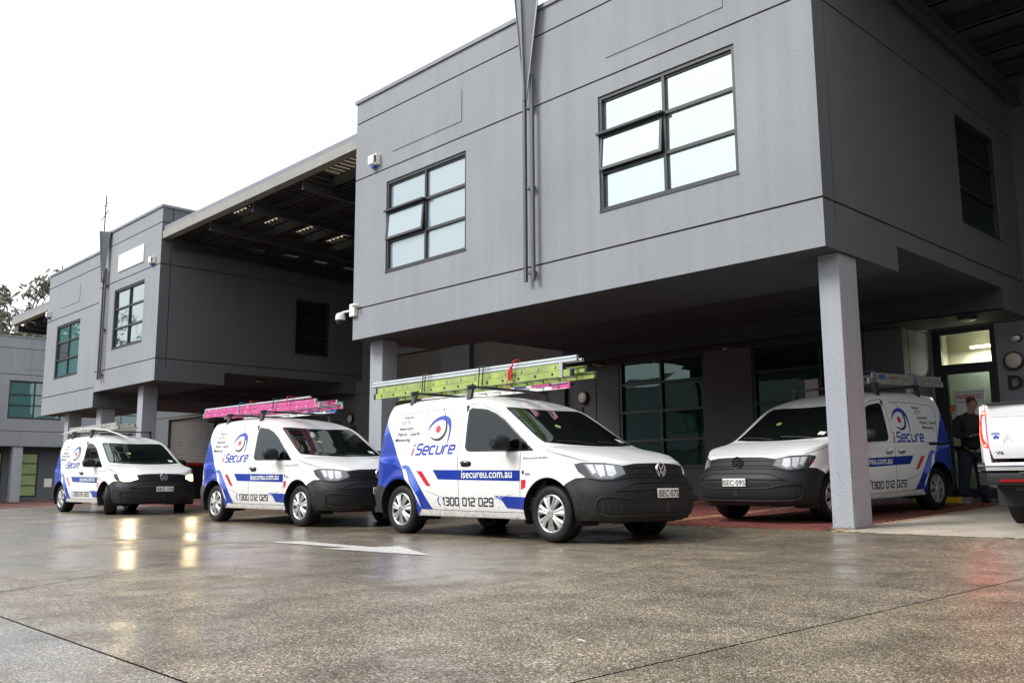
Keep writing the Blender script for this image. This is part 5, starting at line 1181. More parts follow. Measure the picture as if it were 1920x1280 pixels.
    def wheel(x_, s_, steer=0):
        wr = link('wheel', None, root, (x_, s_ * .862, .315), (0, 0, (math.pi if s_ > 0 else 0) + steer))
        a = MB(); a.add(*tm); a.build('tyre', M['tyre'], wr, True)
        r = MB(); r.lathe([(.207, -.005), (.212, -.016), (.203, -.022), (.190, -.012), (.186, .02)], 48); r.lathe([(.192, .035), (.05, .03), (0, .03)], 40, 1)
        for k in range(7):
            a0 = 2*math.pi * k / 7 + .2
            for dlt, w0, w1 in ((-.155, .017, .030), (.155, .017, .030)):
                aa = a0 + dlt; ci, si = math.cos(aa), math.sin(aa); pi_ = (.045*math.cos(a0 + dlt*1.6), .045*math.sin(a0 + dlt*1.6)); po_ = (.197*ci, .197*si); nx_, nz_ = -si, ci; v = []
                for (p, hw, yy) in ((pi_, w0 * .9, -.030), ((.12*math.cos(a0+dlt*.93), .12*math.sin(a0+dlt*.93)), .019, -.028), (po_, w1, -.016)):
                    v += [(p[0] - nx_*hw, yy + .006, p[1] - nz_*hw), (p[0], yy - .004, p[1]), (p[0] + nx_*hw, yy + .006, p[1] + nz_*hw), (p[0] + nx_*hw, yy + .03, p[1] + nz_*hw), (p[0] - nx_*hw, yy + .03, p[1] - nz_*hw)]
                f_ = []
                for q_ in range(2):
                    for i in range(5): f_.append((q_*5+i, q_*5+(i+1) % 5, q_*5+5+(i+1) % 5, q_*5+5+i))
                r.add(v, f_)
        r.lathe([(.052, -.026), (.046, -.038), (.036, -.041), (0, -.041)], 24); r.build('wheel_trim', [M['rim'], M['rim_dark']], wr, True)
        MB().lathe([(0, -.0425), (.030, -.0425)], 20).build('hub_cap', M['chrome'], wr)
        return wr
    for x_ in (0, 2.755):
        for s_ in (-1, 1): wheel(x_, s_)
    return root
bpy.context.view_layer.update()
van = build_van()
POSES = [(-9.85, 8.294, -.03, -.0049, 0, 'white delivery van with plate SEC-07S under a green ladder, nearest to the camera', 'SEC\u00b707S'),
         (-15.298, 8.329, -.03, .0113, 0, 'white delivery van carrying a pink ladder, partly hidden behind the nearest van', 'SEC\u00b708S'),
         (-23.128, 8.265, -.03, .0099, 0, 'leftmost white delivery van with its headlights on, plate SEC-10S', 'SEC\u00b710S'),
         (-6.436, 14.264, .183, -1.66, -.03, 'white delivery van parked behind the big pale column, plate SEC-09S', 'SEC\u00b709S')]
VANS = [van]
for i in range(3): VANS.append(copy_tree(van))
for v_, (x, y, z, yaw, pit, lab, pl_) in zip(VANS, POSES):
    tag(v_, lab, 'van', 'white vans with blue livery and roof ladders')
    v_.rotation_mode = 'XYZ'; v_.location = (x, y, z)
    v_.rotation_euler = (0, -pit, yaw)
    npl = [c for c in v_.children if c.name.startswith('number_plate')][0]
    g = text2d(pl_, .098, bold=.012, wide=1.05); w_ = max(p[0] for p in g[0])
    place2d(g, lambda a, b: (3.7145, -w_/2 + .008 + a, .503 + b), 'plate_lettering', M['black_letter'], npl)
    g = text2d('NSW', .03, bold=.01); place2d(g, lambda a, b: (3.7145, -.183 + b * .9 + .002, .585 - a) if False else (3.7145, -.162 - b, .505 + a), 'plate_lettering', M['black_letter'], npl)
v10 = VANS[2]
for c in v10.children:
    if c.name.startswith('headlight'):
        me = c.data.copy(); c.data = me; me.materials[1] = M['lens_half']; me.materials[2] = M['lens_on']; me.materials[3] = M['lens_on']; c['label'] = 'lit headlight'
    if c.name.startswith('wheel') and not c.name.startswith('wheel_well') and c.location.x > 2: c.rotation_euler[2] += -.42
for s_ in (-1, 1):
    l = bpy.data.lights.new('headlight_beam', 'SPOT'); l.energy = 12; l.color = (1, .78, .45); l.spot_size = R_(95); l.spot_blend = .9; l.shadow_soft_size = .06
    o = bpy.data.objects.new('headlight_beam', l); COL.objects.link(o); o.parent = v10; o.location = (3.58, s_*.68, .79)
    o.rotation_euler = Vector((1, s_*.05, -.03)).to_track_quat('-Z', 'Y').to_euler()
# ------------------------------------------------------------------ ladders and pipes on the vans
M['lad_green'] = mat('lime_fibreglass', (0.36, 0.46, 0.10), 0.55, noise=0.3, nscale=5, base2=(0.22, 0.29, 0.10))
M['lad_pink'] = mat('pink_fibreglass', (0.62, 0.09, 0.30), 0.45, noise=0.25, nscale=40, base2=(0.45, 0.06, 0.22))
M['alu'] = mat('aluminium', (0.50, 0.50, 0.48), 0.38, metal=0.6, noise=0.15, nscale=9)
M['alu_old'] = mat('weathered_aluminium', (0.40, 0.39, 0.35), 0.5, metal=0.4, noise=0.25, nscale=7)
M['pvc'] = mat('grey_pvc', (0.42, 0.46, 0.47), 0.35, noise=0.08, nscale=6)
M['strap_red'] = mat('red_strap', (0.55, 0.012, 0.02), 0.6, noise=0.1); M['strap_blue'] = mat('blue_strap', (0.015, 0.08, 0.36), 0.6, noise=0.1)
M['white_pole'] = mat('white_conduit', (0.6, 0.6, 0.58), 0.35, noise=0.05)
def on_van(v, x, y, z, name, label, cat, group=None):
    bpy.context.view_layer.update(); t = thing(name, label, cat, (0, 0, 0), 0, group); t.matrix_world = v.matrix_basis @ Matrix.Translation((x, y, z)); return t
def ladder(v, x0, x1, y0, y1, z, label, rail_m, secs=2, cap_m=None, rung_m=None, hh=.078, offs=(0, -.14), tip=None, tilt=0.0, group='ladders carried on the van roofs'):
    """two-section ladder lying flat: rails stand on edge, rungs between them"""
    xc = (x0 + x1) / 2; t = on_van(v, xc, y0, z, 'extension_ladder', label, 'ladder', group); t.matrix_world = t.matrix_world @ Matrix.Rotation(tilt, 4, 'Y')
    cap_m = cap_m or M['blackp']; rung_m = rung_m or M['alu']; W_ = y1 - y0
    for s in range(secs):
        a, b = x0 - xc + (0, .03)[s], x1 - xc + offs[s]; zz = s * (hh + .006); ins = (0, .014)[s]
        for yy, d in ((0 + ins, 1), (W_ - ins, -1)):
            q = MB(); q.box((a, yy - (.004 if d > 0 else -.0), zz), (b, yy + (.0 if d > 0 else .004), zz + hh)); q.box((a, min(yy, yy + d*.028), zz), (b, max(yy, yy + d*.028), zz + .006)); q.box((a, min(yy, yy + d*.028), zz + hh - .006), (b, max(yy, yy + d*.028), zz + hh))
            q.build('rail', rail_m, t)
            k = MB(); k.box((b - .002, yy - .012, zz - .004), (b + .035, yy + .034 if d > 0 else yy + .012, zz + hh + .004)); k.box((a - .03, yy - .012, zz - .004), (a + .01, yy + .016, zz + hh + .004)); k.build('end_cap', cap_m, t, bevel=.006)['kind'] = 'stuff'
            h = MB(); x = a + .16
            while x < b - .05:
                h.lathe([(0, -.0062), (.018, -.0062), (.020, -.0045)], 12, c=(x, yy, zz + hh * .5)) if d > 0 else h.lathe([(0, .0062), (.018, .0062), (.020, .0045)], 12, c=(x, yy, zz + hh * .5)); x += .29
            h.build('rung_plug', M['frame'] if rail_m is M['lad_green'] else M['alu'], t)['kind'] = 'stuff'
        x = a + .16; n = 0
        while x < b - .05:
            MB().tube([(x, .0, zz + hh*.5), (x, W_, zz + hh*.5)], .016, 8).build('rung', rung_m, t, True); x += .29
    if tip is not None:
        MB().box((x1 - xc - .30, -.006, -.002), (x1 - xc + .002, .004, hh + .004)).box((x1 - xc - .30, W_ - .004, -.002), (x1 - xc + .002, W_ + .006, hh + .004)).build('tip_sleeve', tip, t)
    return t
def strap(v, x, y0, y1, z0, z1, m, label, wd=.03, twist=0.03):
    t = on_van(v, x, y0, z0, 'tie_strap', label, 'strap', 'straps holding the ladders'); q = MB(); H = z1 - z0; W_ = y1 - y0
    q.bar((0, -.012, 0), (twist, -.014, H), .006, wd, 0, (1, 0, 0)); q.bar((twist, -.014, H + .004), (0, W_ + .012, H + .004), .006, wd, 0, (1, 0, 0)); q.bar((0, W_ + .012, H), (-twist, W_ + .012, 0), .006, wd, 0, (1, 0, 0))
    q.build('webbing', m, t); return t
va, vb, vc, vd = VANS
l1 = ladder(va, -1.24, 2.69, -.46, -.03, 1.884, 'lime green extension ladder lying on the roof rack of the nearest van', M['lad_green'], tilt=-.004)
MB().box((.82 + .98, -.016, -.01), (.87 + .98, -.005, .17)).build('bracket', M['alu'], l1)
MB().box((.9, -.0075, .10), (.98, -.005, .135)).build('bracket', M['alu'], l1)
l2 = ladder(va, -.95, 1.70, .18, .56, 1.884, 'white ladder with bright pink tip tied under the lime green ladder', M['sign_white'], 1, cap_m=M['lad_pink'], tip=M['lad_pink'], hh=.085)
place2d(text2d('CAUTION', .05, bold=.02), lambda a, b: (.35 + a, -.0065, .02 + b), 'sticker', M['red_print'], l2)
MB().box((.70, -.0062, .01), (.92, -.0045, .075)).build('sticker', M['blue_print'], l2)
for i, (yy, zz, xe) in enumerate(((-.43, 2.072, 2.78), (-.385, 2.072, 2.82), (-.41, 2.077, 2.76))):
    t = on_van(va, -1.36, yy, zz if i < 2 else 2.115, 'conduit_pipe', ('grey plastic pipe nearest the viewer on top of the lime ladder', 'grey plastic pipe lying behind the nearest one on the lime ladder', 'topmost grey plastic pipe resting on the other two over the lime ladder')[i], 'pipe', 'plastic pipes on the nearest van')
    L = xe + 1.36; n = 14; q = MB()
    prof = [(.0215, 0), (.0215, L), (.0185, L), (.0185, L - .15), (.0215, .001)]
    q.lathe(prof[:4], 18, axis='x'); q.build('pipe_wall', M['pvc'], t, True)
    MB().lathe([(.0, L - .08), (.0186, L - .08)], 14, axis='x').build('pipe_bore', M['slot'], t)
for x_, nm in ((-.06, 'black strap at the rear roof bar of the nearest van'), (-.01, 'second black strap at the rear roof bar of the nearest van'), (1.12, 'black strap at the front roof bar of the nearest van'), (1.19, 'second black strap at the front roof bar of the nearest van')):
    strap(va, x_, -.50, .0, 1.89, 2.15, M['blackp'], nm, .018)
t = on_van(va, 1.70, -.48, 1.93, 'rope', 'red cord knotted around the lime ladder with its end hanging down', 'rope')
q = MB()
q.tube([(0, -.01, .0), (.02, -.015, .1), (.05, -.01, .22), (.07, .05, .245), (.06, .12, .22)], .008, 6).tube([(.012, -.02, .14), (-.02, -.03, .08), (.0, -.035, -.01), (.03, -.03, .03), (.035, -.025, .12)], .012, 6)
q.tube([(.03, -.022, .15), (.0, -.03, .1), (-.01, -.03, .0), (.025, -.035, -.02), (.045, -.03, .08)], .012, 6).tube([(-.01, -.03, .02), (-.04, -.03, -.05), (-.06, -.02, -.16)], .005, 5).lathe([(0, -.04), (.022, -.03), (.022, -.01), (0, 0)], 10, c=(.02, 0, .1)); q.build('knot', M['strap_red'], t, True)
ladder(vb, -1.50, 2.52, -.44, .0, 1.884, 'pink fibreglass extension ladder on the roof rack of the second van', M['lad_pink'], cap_m=M['alu'], tilt=.008, hh=.070)
l4 = ladder(vb, -1.1, 1.5, .18, .55, 1.884, 'white ladder with blue end tied behind the pink ladder', M['sign_white'], 1, cap_m=M['strap_blue'], tip=M['strap_blue'], hh=.075)
t = on_van(vb, -1.52, -.40, 2.06, 'conduit_pipe', 'pale conduit lying along the top of the pink ladder', 'pipe'); MB().tube([(0, 0, 0), (2, .0, -.004), (3.7, .02, 0)], .018, 10).build('pipe_wall', M['pvc'], t, True)
for x_, m_, nm in ((-.02, M['strap_blue'], 'blue strap at the rear bar around the pink ladder'), (1.16, M['blackp'], 'black strap at the front bar around the pink ladder'), (.35, M['strap_red'], 'red tape around the pink ladder behind the front bar'), (1.62, M['strap_red'], 'red tape around the pink ladder ahead of the front bar')):
    strap(vb, x_, -.475, .01, 1.90, 2.10, m_, nm, .022, .01)
ladder(vc, -1.15, 2.0, -.42, .0, 1.884, 'short silver aluminium ladder on the roof of the leftmost van', M['alu_old'], cap_m=M['fascia'], hh=.075)
t = on_van(vc, -1.0, -.62, 1.93, 'conduit_pipe', 'thin white bent pole drooping over the windscreen of the leftmost van', 'pole')
MB().tube([(0, 0, -.06), (.6, .0, -.01), (1.3, .02, .02), (2.1, .02, .0), (2.9, .0, -.08), (3.6, -.02, -.19), (4.2, -.03, -.30)], .014, 8).build('pipe_wall', M['white_pole'], t, True)
for x_, nm in ((-.02, 'blue strap at the rear of the silver ladder on the leftmost van'), (1.16, 'blue strap at the front of the silver ladder on the leftmost van')): strap(vc, x_, -.46, .02, 1.90, 2.05, M['strap_blue'], nm, .03)
l6 = ladder(vd, -.95, 1.22, .22, .62, 1.884, 'grey aluminium ladder with stickers on the van behind the big column', M['alu_old'], cap_m=M['alu'], hh=.08)
for s_, xx, mm in (('CAUTION', .35, 'red_print'),): 
    place2d(text2d(s_, .05, bold=.02), lambda a, b: (.5 - a, .41, .09 + b), 'sticker', M[mm], l6)
MB().box((.64, .404, .085), (.78, .4065, .14)).build('sticker', M['blue_p'], l6)
for x_, nm in ((-.02, 'blue strap hanging from the rear bar of the van behind the column'), (1.16, 'blue strap at the front bar of the van behind the column')): strap(vd, x_, .19, .66, 1.86, 2.06, M['strap_blue'], nm, .03)

# ------------------------------------------------------------------ white pickup at the right edge
M['truck_paint'] = mat('white_truck_paint', (0.72, 0.73, 0.75), 0.22, coat=0.8, noise=0.03, nscale=3)
M['lamp_red_on'] = mat('lit_red_lamp', (0.6, 0.02, 0.02), 0.2, emit=(1.0, 0.015, 0.01), estr=1.6)
M['lamp_core'] = mat('lit_lamp_core', (1, 0.5, 0.3), 0.3, emit=(1.0, 0.20, 0.10), estr=1.9)
M['emboss'] = mat('embossed_letter', (0.55, 0.56, 0.58), 0.25, coat=0.6, noise=0.03)
TKX, TKY = -2.90, 11.05
tk = thing('pickup_truck', 'white pickup truck at the right edge seen from behind, its red tail lamp lit', 'pickup truck', (TKX, TKY, gz(-3, 11.6) - .01), R_(90))
TY = [.2, .5, .8, 1.0, 1.2, 1.36, 1.5, 1.86]; TI = [.06, .015, .0, .0, .015, .05, .10, .26]
def TS(x, z, sgn=1):
    x = np.asarray(x, float); z = np.asarray(z, float); y = .955 - _sp(z, TY, TI) - .10 * np.clip((x - 4.6) / .75, 0, 1) ** 2 - .05 * np.clip((.12 - x) / .12, 0, 1) ** 2
    for c_ in (1.12, 4.36): y = y + .035 * np.exp(-((np.hypot(x - c_, z - .42) - .50) / .05) ** 2) * (z < 1.05)
    return np.stack([x, y, z], -1)
def tarc(c_): return [(c_ + .475 * math.cos(R_(a)), .42 + .475 * math.sin(R_(a))) for a in np.linspace(190, -10, 26)]
tout = [(0, .50), (.62, .42)] + tarc(1.12) + tarc(4.36) + [(4.95, .40), (5.25, .45), (5.33, .7), (5.30, 1.0), (5.1, 1.13), (4.1, 1.22), (3.75, 1.26), (3.15, 1.78), (2.8, 1.855), (2.0, 1.85), (1.78, 1.80), (1.66, 1.36), (1.0, 1.375), (.02, 1.385)]
tw = [([(1.86, 1.28), (1.95, 1.74), (2.75, 1.75), (2.74, 1.26)], 'glass'), ([(2.80, 1.26), (2.81, 1.75), (3.05, 1.73), (3.62, 1.27)], 'glass')] + [(ribbon(p, .012), 'gap') for p in ([(1.72, .48), (1.75, 1.3)], [(2.77, .45), (2.77, 1.3)], [(3.72, .48), (3.70, 1.2)])]
Ps, Ds = patch(tout, [], tw, .09, TS); TSH = Shell(); TSH.add(Ps, Ds, pre='L_'); TSH.add(Ps, Ds, True, pre='R_')
# roof/bonnet skin
def TT(x, y):
    x = np.asarray(x, float); y = np.asarray(y, float); pf = [(1.78, 1.80), (2.0, 1.85), (2.8, 1.855), (3.15, 1.78), (3.75, 1.26), (4.1, 1.22), (5.1, 1.13), (5.30, 1.0)]
    zz = np.interp(x, [a for a, _ in pf], [b for _, b in pf]); yw = TS(x, zz)[..., 1]; f_ = np.abs(y); return np.stack([x, y * yw, zz + .05 * (1 - f_ ** 2)], -1)
Pt, Dt = patch([(1.78, -1), (5.30, -1), (5.30, 1), (1.78, 1)], [], [([(3.18, -.9), (3.72, -.92), (3.72, .92), (3.18, .9)], 'glass')], .1, TT); TSH.add(Pt, Dt, pre='T_')
TSH.make('body', ['L_white', 'R_white', 'T_white', 'L_gap', 'R_gap'], [M['truck_paint']] * 3 + [M['gap']] * 2, tk, 32)
for k_ in 'LRT': TSH.make('window_glass', [k_ + '_glass'], [M['dglass']], tk)
q = MB(); q.box((.05, -.88, .62), (1.7, .88, .72)); q.box((.05, .82, .7), (1.66, .93, 1.37)); q.box((.05, -.93, .7), (1.66, -.82, 1.37)); q.box((1.62, -.9, .7), (1.7, .9, 1.38)); q.build('cargo_bed', M['truck_paint'], tk, bevel=.02)
MB().box((1.70, -.80, 1.38), (1.80, .80, 1.42)).add([(1.70, -.80, 1.36), (1.70, .80, 1.36), (1.82, .70, 1.80), (1.82, -.70, 1.80)], [(0, 1, 2, 3)]).build('rear_window', M['dglass'], tk)
q = MB(); q.box((.3, -.45, .38), (5.0, .45, .60)); q.box((.0, -.6, .42), (.4, .6, .55)); q.box((5.2, -.85, .35), (5.34, .85, 1.0)); q.build('chassis', M['slot'], tk, bevel=.02)
q = MB(); q.box((-.01, -.80, 1.375), (1.66, .80, 1.395)); q.build('bed_cover', M['cladding'], tk, bevel=.01)
# tailgate: shallow crowned surface with a pressed upper ledge
def TG(y, z):
    y = np.asarray(y, float); z = np.asarray(z, float); x = -.035 + .05 * (y / .95) ** 4 + _sp(z, [.74, .80, 1.15, 1.24, 1.29, 1.34, 1.375, 1.40], [.02, .0, .0, .015, .008, .0, .004, .03]); return np.stack([x, y, z], -1)
gout = [(-.815, .775), (.775, .775), (.815, .80), (.855, 1.3), (.85, 1.375), (-.85, 1.375), (-.855, 1.3), (-.815, .80)]
gout = [(-.79, .775), (.79, .775), (.82, .90), (.845, 1.36), (.84, 1.378), (-.84, 1.378), (-.845, 1.36), (-.82, .90)]
Pg, Dg = patch(gout, [], [(ribbon([(-.80, 1.235), (.80, 1.235)], .006), 'groove')], .06, TG); G = Shell(); G.add(Pg, Dg)
tg = G.make('tailgate', ['white', 'groove'], [M['truck_paint'], M['v_grey']], tk, 40)
TGf = lambda y0, z0: (lambda a, b: tuple(TG(y0 - a, z0 + b) + np.array([-.004, 0, 0])))
xo = .60
for ch in 'AMAROK':
    g = text2d(ch, .135, bold=.0, wide=1.25); place2d(g, TGf(xo + .07, .955), 'embossed_letter', M['emboss'], tg); xo -= .235
place2d(text2d('V6', .052, bold=.01, wide=1.5), TGf(.755, .82), 'lettering', M['cladding'], tg)
place2d(text2d('ASIAL', .040, bold=.03), TGf(.79, 1.04), 'sticker_lettering', M['blue_p'], tg); place2d(tri_poly([(0, 0), (.035, .02), (.07, .0), (.056, -.025), (.035, -.014), (.014, -.025)]), TGf(.772, 1.015), 'sticker_map', M['blue_print'], tg)
MB().box((-.06, -.82, 1.372), (.06, .82, 1.398)).build('tailgate_top', M['cladding'], tg, bevel=.008)
# corner posts and lamps
for s_ in (1, -1):
    def CP(a, z, s_=s_):     # wraps from tailgate edge round the corner
        a = np.asarray(a, float); z = np.asarray(z, float); th = np.clip(a / .14, 0, 1) * 1.45; yb = .845 + .10 * np.sin(th); xb = .0 + .10 * (1 - np.cos(th)); tin = _sp(z, TY, TI); return np.stack([xb - .01 + 0*z, s_ * (yb - tin * np.sin(th) - (1-np.sin(th)) * (.03 * np.clip((1.0 - z) / .25, 0, 1))), z], -1)
    lam = [(-.005, .885), (.05, .90), (.09, .96), (.135, 1.06), (.137, 1.27), (.10, 1.30), (.0, 1.315), (.0, 1.265), (.035, 1.255), (.048, 1.22), (.048, 1.07), (.035, .99), (.0, .93)]
    core = [(.012, .925), (.055, .935), (.09, 1.02), (.098, 1.10), (.085, 1.12), (.098, 1.15), (.10, 1.25), (.118, 1.25), (.118, 1.05), (.08, .955), (.03, .905)]
    Pc, Dc = patch([(-.0, .735), (.14, .70), (.14, 1.385), (-.0, 1.385)], [], [(lam, 'lamp'), (core, 'core'), ([(.0, 1.278), (.09, 1.278), (.09, 1.297), (.0, 1.300)], 'core')], .03, CP); S_ = Shell(); S_.add(Pc, Dc)
    S_.make('corner_post', ['white'], [M['truck_paint']], tk, 40); S_.make('tail_lamp', ['lamp', 'core'], [M['lamp_red_on'], M['lamp_core']], tk, 40)
# bumper
def bump_prof(y0, y1, z0, z1, x0, m, nm, r=.06):
    q = MB(); pts = []; n = 16
    for i in range(n + 1):
        y = y0 + (y1 - y0) * i / n; e = max(0, abs(y) - .80) / .17; xx = x0 + .12 * e ** 2.2; pts.append((xx, y))
    v = []
    for x, y in pts: v += [(x + .03, y, z0), (x, y, z0 + (z1 - z0) * .12), (x - .012, y, z0 + (z1 - z0) * .5), (x, y, z1 - (z1 - z0) * .12), (x + .04, y, z1), (x + .2, y, z1), (x + .2, y, z0)]
    f = [(k*7+i, k*7+(i+1) % 7, (k+1)*7+(i+1) % 7, (k+1)*7+i) for k in range(n) for i in range(7)] + [tuple(range(7)), tuple(range(n*7, n*7+7))]
    q.add(v, f); return q.build(nm, m, tk, True)
bump_prof(-.965, .965, .63, .735, -.12, M['chrome'], 'chrome_bumper'); bump_prof(-.955, .955, .485, .628, -.115, M['cladding'], 'lower_bumper')
MB().box((-.135, .30, .515), (-.12, .70, .545)).box((-.135, -.70, .515), (-.12, -.30, .545)).build('reflector', M['tail'], tk)
MB().box((-.13, -.5, .60), (-.118, .5, .625)).build('bumper_step', M['chrome'], tk)
for x_ in (1.12, 4.36):
    for s_ in (1, -1):
        wr = link('wheel', None, tk, (x_, s_*.93, .40), (0, 0, math.pi if s_ > 0 else 0))
        MB().lathe([(.24, .0), (.30, -.02), (.36, -.02), (.39, .0), (.40, .05), (.40, .20), (.385, .25), (.30, .265), (.24, .25)], 44).build('tyre', M['tyre'], wr, True)
        r = MB(); r.lathe([(.235, -.01), (.22, -.02), (.2, .04), (.05, .03), (0, .03)], 36)
        for k in range(6):
            a = 2*math.pi*k/6; r.bar((.04*math.cos(a), -.0, .04*math.sin(a)), (.22*math.cos(a), -.01, .22*math.sin(a)), .05, .03, 0, (0, 1, 0))
        r.build('wheel_rim', M['rim'], wr, True)
    MB().box((x_ - .5, -.92, .42), (x_ + .5, .92, .95)).build('wheel_well', M['slot'], tk) if x_ > 2 else MB().box((x_ - .5, .5, .60), (x_ + .5, .90, .93)).box((x_ - .5, -.9, .60), (x_ + .5, -.5, .93)).build('wheel_well', M['slot'], tk)
for s_ in (1, -1):
    MB().ext([(s_*.66, .24), (s_*.94, .24), (s_*.95, .52), (s_*.64, .52)], .50, .515, lambda a, b, h: (h, a, b)).build('mud_flap', M['slot'], tk)
l = bpy.data.lights.new('tail_lamp_glow', 'AREA'); l.energy = 1.8; l.color = (1, .03, .02); l.shape = 'RECTANGLE'; l.size = .08; l.size_y = .36
lo = bpy.data.objects.new('tail_lamp_glow', l); COL.objects.link(lo); lo.parent = tk; lo.location = (-.06, .91, 1.10); lo.rotation_euler = Vector((-1, .25, 0)).to_track_quat('-Z', 'Y').to_euler()
MB().box((3.25, .95, 1.18), (3.42, 1.12, 1.36)).build('wing_mirror', M['cladding'], tk, bevel=.03)

# ------------------------------------------------------------------ man in black by the door
def skin(name, V, E, m, parent, root=0, sub=2, smooth_shade=True):
    me = bpy.data.meshes.new(name); me.from_pydata([tuple(v[0]) for v in V], E, []); me.materials.append(m); o = link(name, me, parent)
    me.skin_vertices or o.modifiers.new('tmp', 'SKIN'); 
    if not o.modifiers: o.modifiers.new('tmp', 'SKIN')
    if not me.skin_vertices:
        bm = bmesh.new(); bm.from_mesh(me); bm.verts.layers.skin.verify(); bm.to_mesh(me); bm.free()
    sv = me.skin_vertices[0].data
    for i, v in enumerate(V):
        r = v[1]; sv[i].radius = (r, r) if not isinstance(r, tuple) else r; sv[i].use_root = (i == root)
    s = o.modifiers.new('sub', 'SUBSURF'); s.levels = sub; s.render_levels = sub
    dg = bpy.context.evaluated_depsgraph_get(); dg.update(); nm = bpy.data.meshes.new_from_object(o.evaluated_get(dg)); o.modifiers.clear(); old = o.data; o.data = nm; bpy.data.meshes.remove(old)
    nm.name = name; nm.materials.clear(); nm.materials.append(m); nm.polygons.foreach_set('use_smooth', [smooth_shade] * len(nm.polygons)); return o
M['skinm'] = mat('skin', (0.42, 0.23, 0.16), 0.55, noise=0.08, nscale=12)
M['jacket'] = mat('black_fleece', (0.016, 0.016, 0.019), 0.9, noise=0.3, nscale=9, bump=0.3, bscale=60)
M['jeans'] = mat('dark_navy_trousers', (0.014, 0.018, 0.034), 0.9, noise=0.3, nscale=7, bump=0.3, bscale=50)
M['shoe'] = mat('black_shoe', (0.006, 0.006, 0.007), 0.5, noise=0.2); M['hair'] = mat('short_brown_hair', (0.05, 0.032, 0.022), 0.8, noise=0.3, nscale=40)
PXm, PYm = -5.74, 16.18
mn = thing('person', 'man in black jacket and dark trousers looking down beside the glass door', 'person', (PXm, PYm, gz(PXm, PYm)), R_(-42))
HX, HZ = .13, 1.625
V = [((0, 0, .96), .06), ((0, 0, 1.10), .07), ((.01, 0, 1.28), (.11, .09)), ((.02, 0, 1.40), (.10, .08)), ((.035, 0, 1.475), .058), ((.085, 0, 1.545), .055), ((HX, 0, HZ), (.085, .098)), ((HX - .015, 0, HZ + .07), (.078, .085)), ((HX + .075, 0, HZ - .055), (.045, .05)),
     ((.0, .10, .90), .05), ((.03, .13, .50), .055), ((.0, .14, .10), .042), ((.0, -.10, .90), .05), ((.0, -.15, .50), .055), ((-.04, -.17, .10), .042),
     ((.02, .19, 1.37), .05), ((-.03, .27, 1.12), .03), ((.22, .17, 1.055), .02), ((.28, .12, 1.07), .02),
     ((.02, -.19, 1.37), .05), ((-.03, -.27, 1.12), .03), ((.22, -.14, 1.085), .02), ((.28, -.10, 1.10), .02)]
E_ = [(0,1),(1,2),(2,3),(3,4),(4,5),(5,6),(6,7),(6,8),(0,9),(9,10),(10,11),(0,12),(12,13),(13,14),(3,15),(15,16),(16,17),(17,18),(3,19),(19,20),(20,21),(21,22)]
body = skin('body', V, E_, M['skinm'], mn)
V = [((0, 0, .86), (.19, .15)), ((0, 0, 1.02), (.20, .16)), ((.005, 0, 1.25), (.225, .17)), ((.02, 0, 1.38), (.20, .15)), ((.03, 0, 1.46), .10), ((.045, 0, 1.50), .082),
     ((.02, .185, 1.375), .085), ((-.03, .25, 1.12), .068), ((.235, .15, 1.055), .05), ((.02, -.185, 1.375), .085), ((-.03, -.25, 1.12), .068), ((.235, -.13, 1.085), .05)]
skin('jacket', V, [(0,1),(1,2),(2,3),(3,4),(4,5),(3,6),(6,7),(7,8),(3,9),(9,10),(10,11)], M['jacket'], mn)
V = [((0, 0, .95), .17), ((.0, .10, .84), .135), ((.03, .13, .50), .105), ((.0, .145, .09), .088), ((.0, -.10, .84), .135), ((.0, -.15, .50), .105), ((-.04, -.175, .09), .088)]
skin('trousers', V, [(0,1),(1,2),(2,3),(0,4),(4,5),(5,6)], M['jeans'], mn)
for s_, (x_, y_) in ((1, (0.0, .145)), (-1, (-.04, -.175))):
    skin('shoe', [((x_ - .05, y_, .055), .05), ((x_ + .06, y_, .045), .046), ((x_ + .17, y_ + s_*.015, .032), .032)], [(0,1),(1,2)], M['shoe'], mn)
skin('hair', [((HX - .05, 0, HZ + .0), (.075, .075)), ((HX - .035, 0, HZ + .075), (.086, .088)), ((HX + .025, 0, HZ + .108), (.07, .06))], [(0,1),(1,2)], M['hair'], mn)
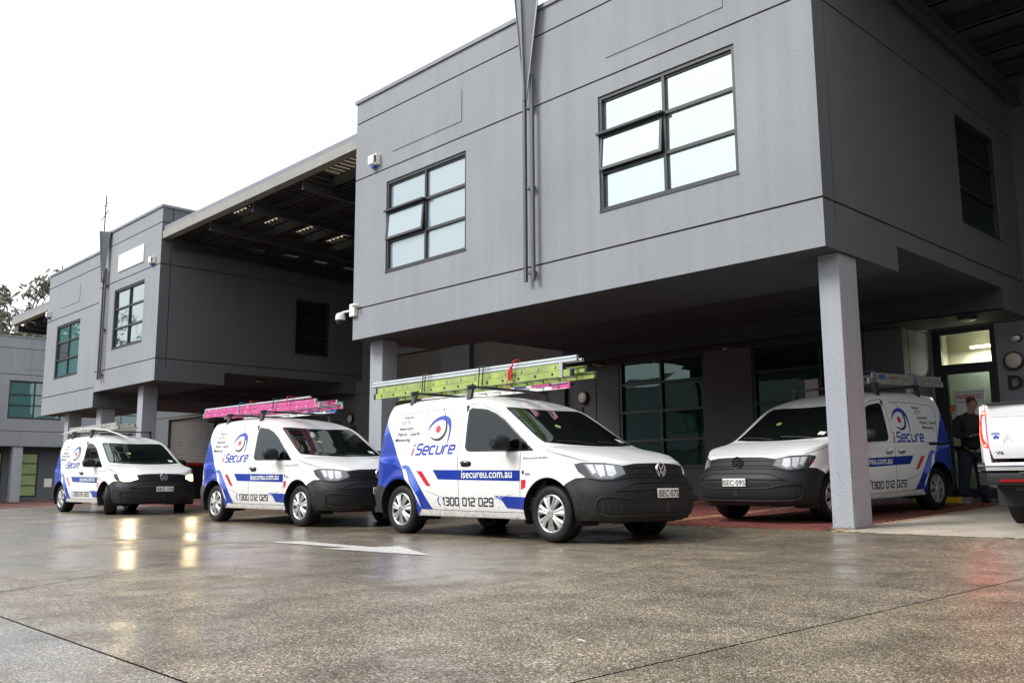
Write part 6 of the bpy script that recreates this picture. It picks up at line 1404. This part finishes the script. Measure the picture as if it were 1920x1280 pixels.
q = MB(); q.lathe([(0, -.02), (.012, -.012), (.018, .0), (.0, .012)], 10, axis='x', c=(HX + .100, 0, HZ - .005)).build('nose', M['skinm'], mn, True)
for s_ in (1, -1):
    MB().lathe([(0, -.008), (.026, -.004), (.024, .006), (0, .006)], 12, c=(HX - .012, s_*.088, HZ - .005)).build('ear', M['skinm'], mn, True)
    MB().lathe([(0, .006), (.011, .0), (0, -.004)], 10, axis='x', c=(HX + .084, s_*.032, HZ + .015)).build('eye', M['blackp'], mn, True)
    MB().box((HX + .078, s_*.032 - .018, HZ + .032), (HX + .090, s_*.032 + .018, HZ + .038)).build('eyebrow', M['hair'], mn)
MB().box((HX + .098, -.022, HZ - .062), (HX + .108, .022, HZ - .056)).build('mouth', M['red_print'], mn)
# hands: palm and five curled fingers each
def hand(s_, w_, target):
    w_ = Vector(w_); d = (Vector(target) - w_).normalized(); side = Vector((0, 0, 1)).cross(d).normalized(); up = d.cross(side)
    V = [(w_, .024), (w_ + d*.05, (.036, .018)), (w_ + d*.085, (.038, .016))]; E2 = [(0,1),(1,2)]; b = 3
    for k, (o_, L) in enumerate(((.027, .068), (.009, .076), (-.009, .070), (-.026, .055))):
        base = w_ + d*.09 + side*o_; V += [(base, .0095), (base + d*L*.5 - up*.004, .009), (base + d*L*.72 - up*.026, .0082), (base + d*L*.62 - up*.048, .0072)]; E2 += [(2, b), (b, b+1), (b+1, b+2), (b+2, b+3)]; b += 4
    tb = w_ + d*.035 + side*(-s_*.030); V += [(tb, .012), (tb + d*.03 - side*s_*.018 - up*.006, .0105), (tb + d*.06 - side*s_*.012 - up*.022, .009)]; E2 += [(1, b), (b, b+1), (b+1, b+2)]
    skin('hand', V, E2, M['skinm'], mn, 1)
hand(1, (.275, .125, 1.065), (.36, .03, 1.10)); hand(-1, (.275, -.105, 1.10), (.37, -.03, 1.12))
MB().box((.34, -.04, 1.10), (.352, .04, 1.24), 0, Matrix.Rotation(-.6, 3, 'Y')).build('phone', M['blackgloss'], mn)
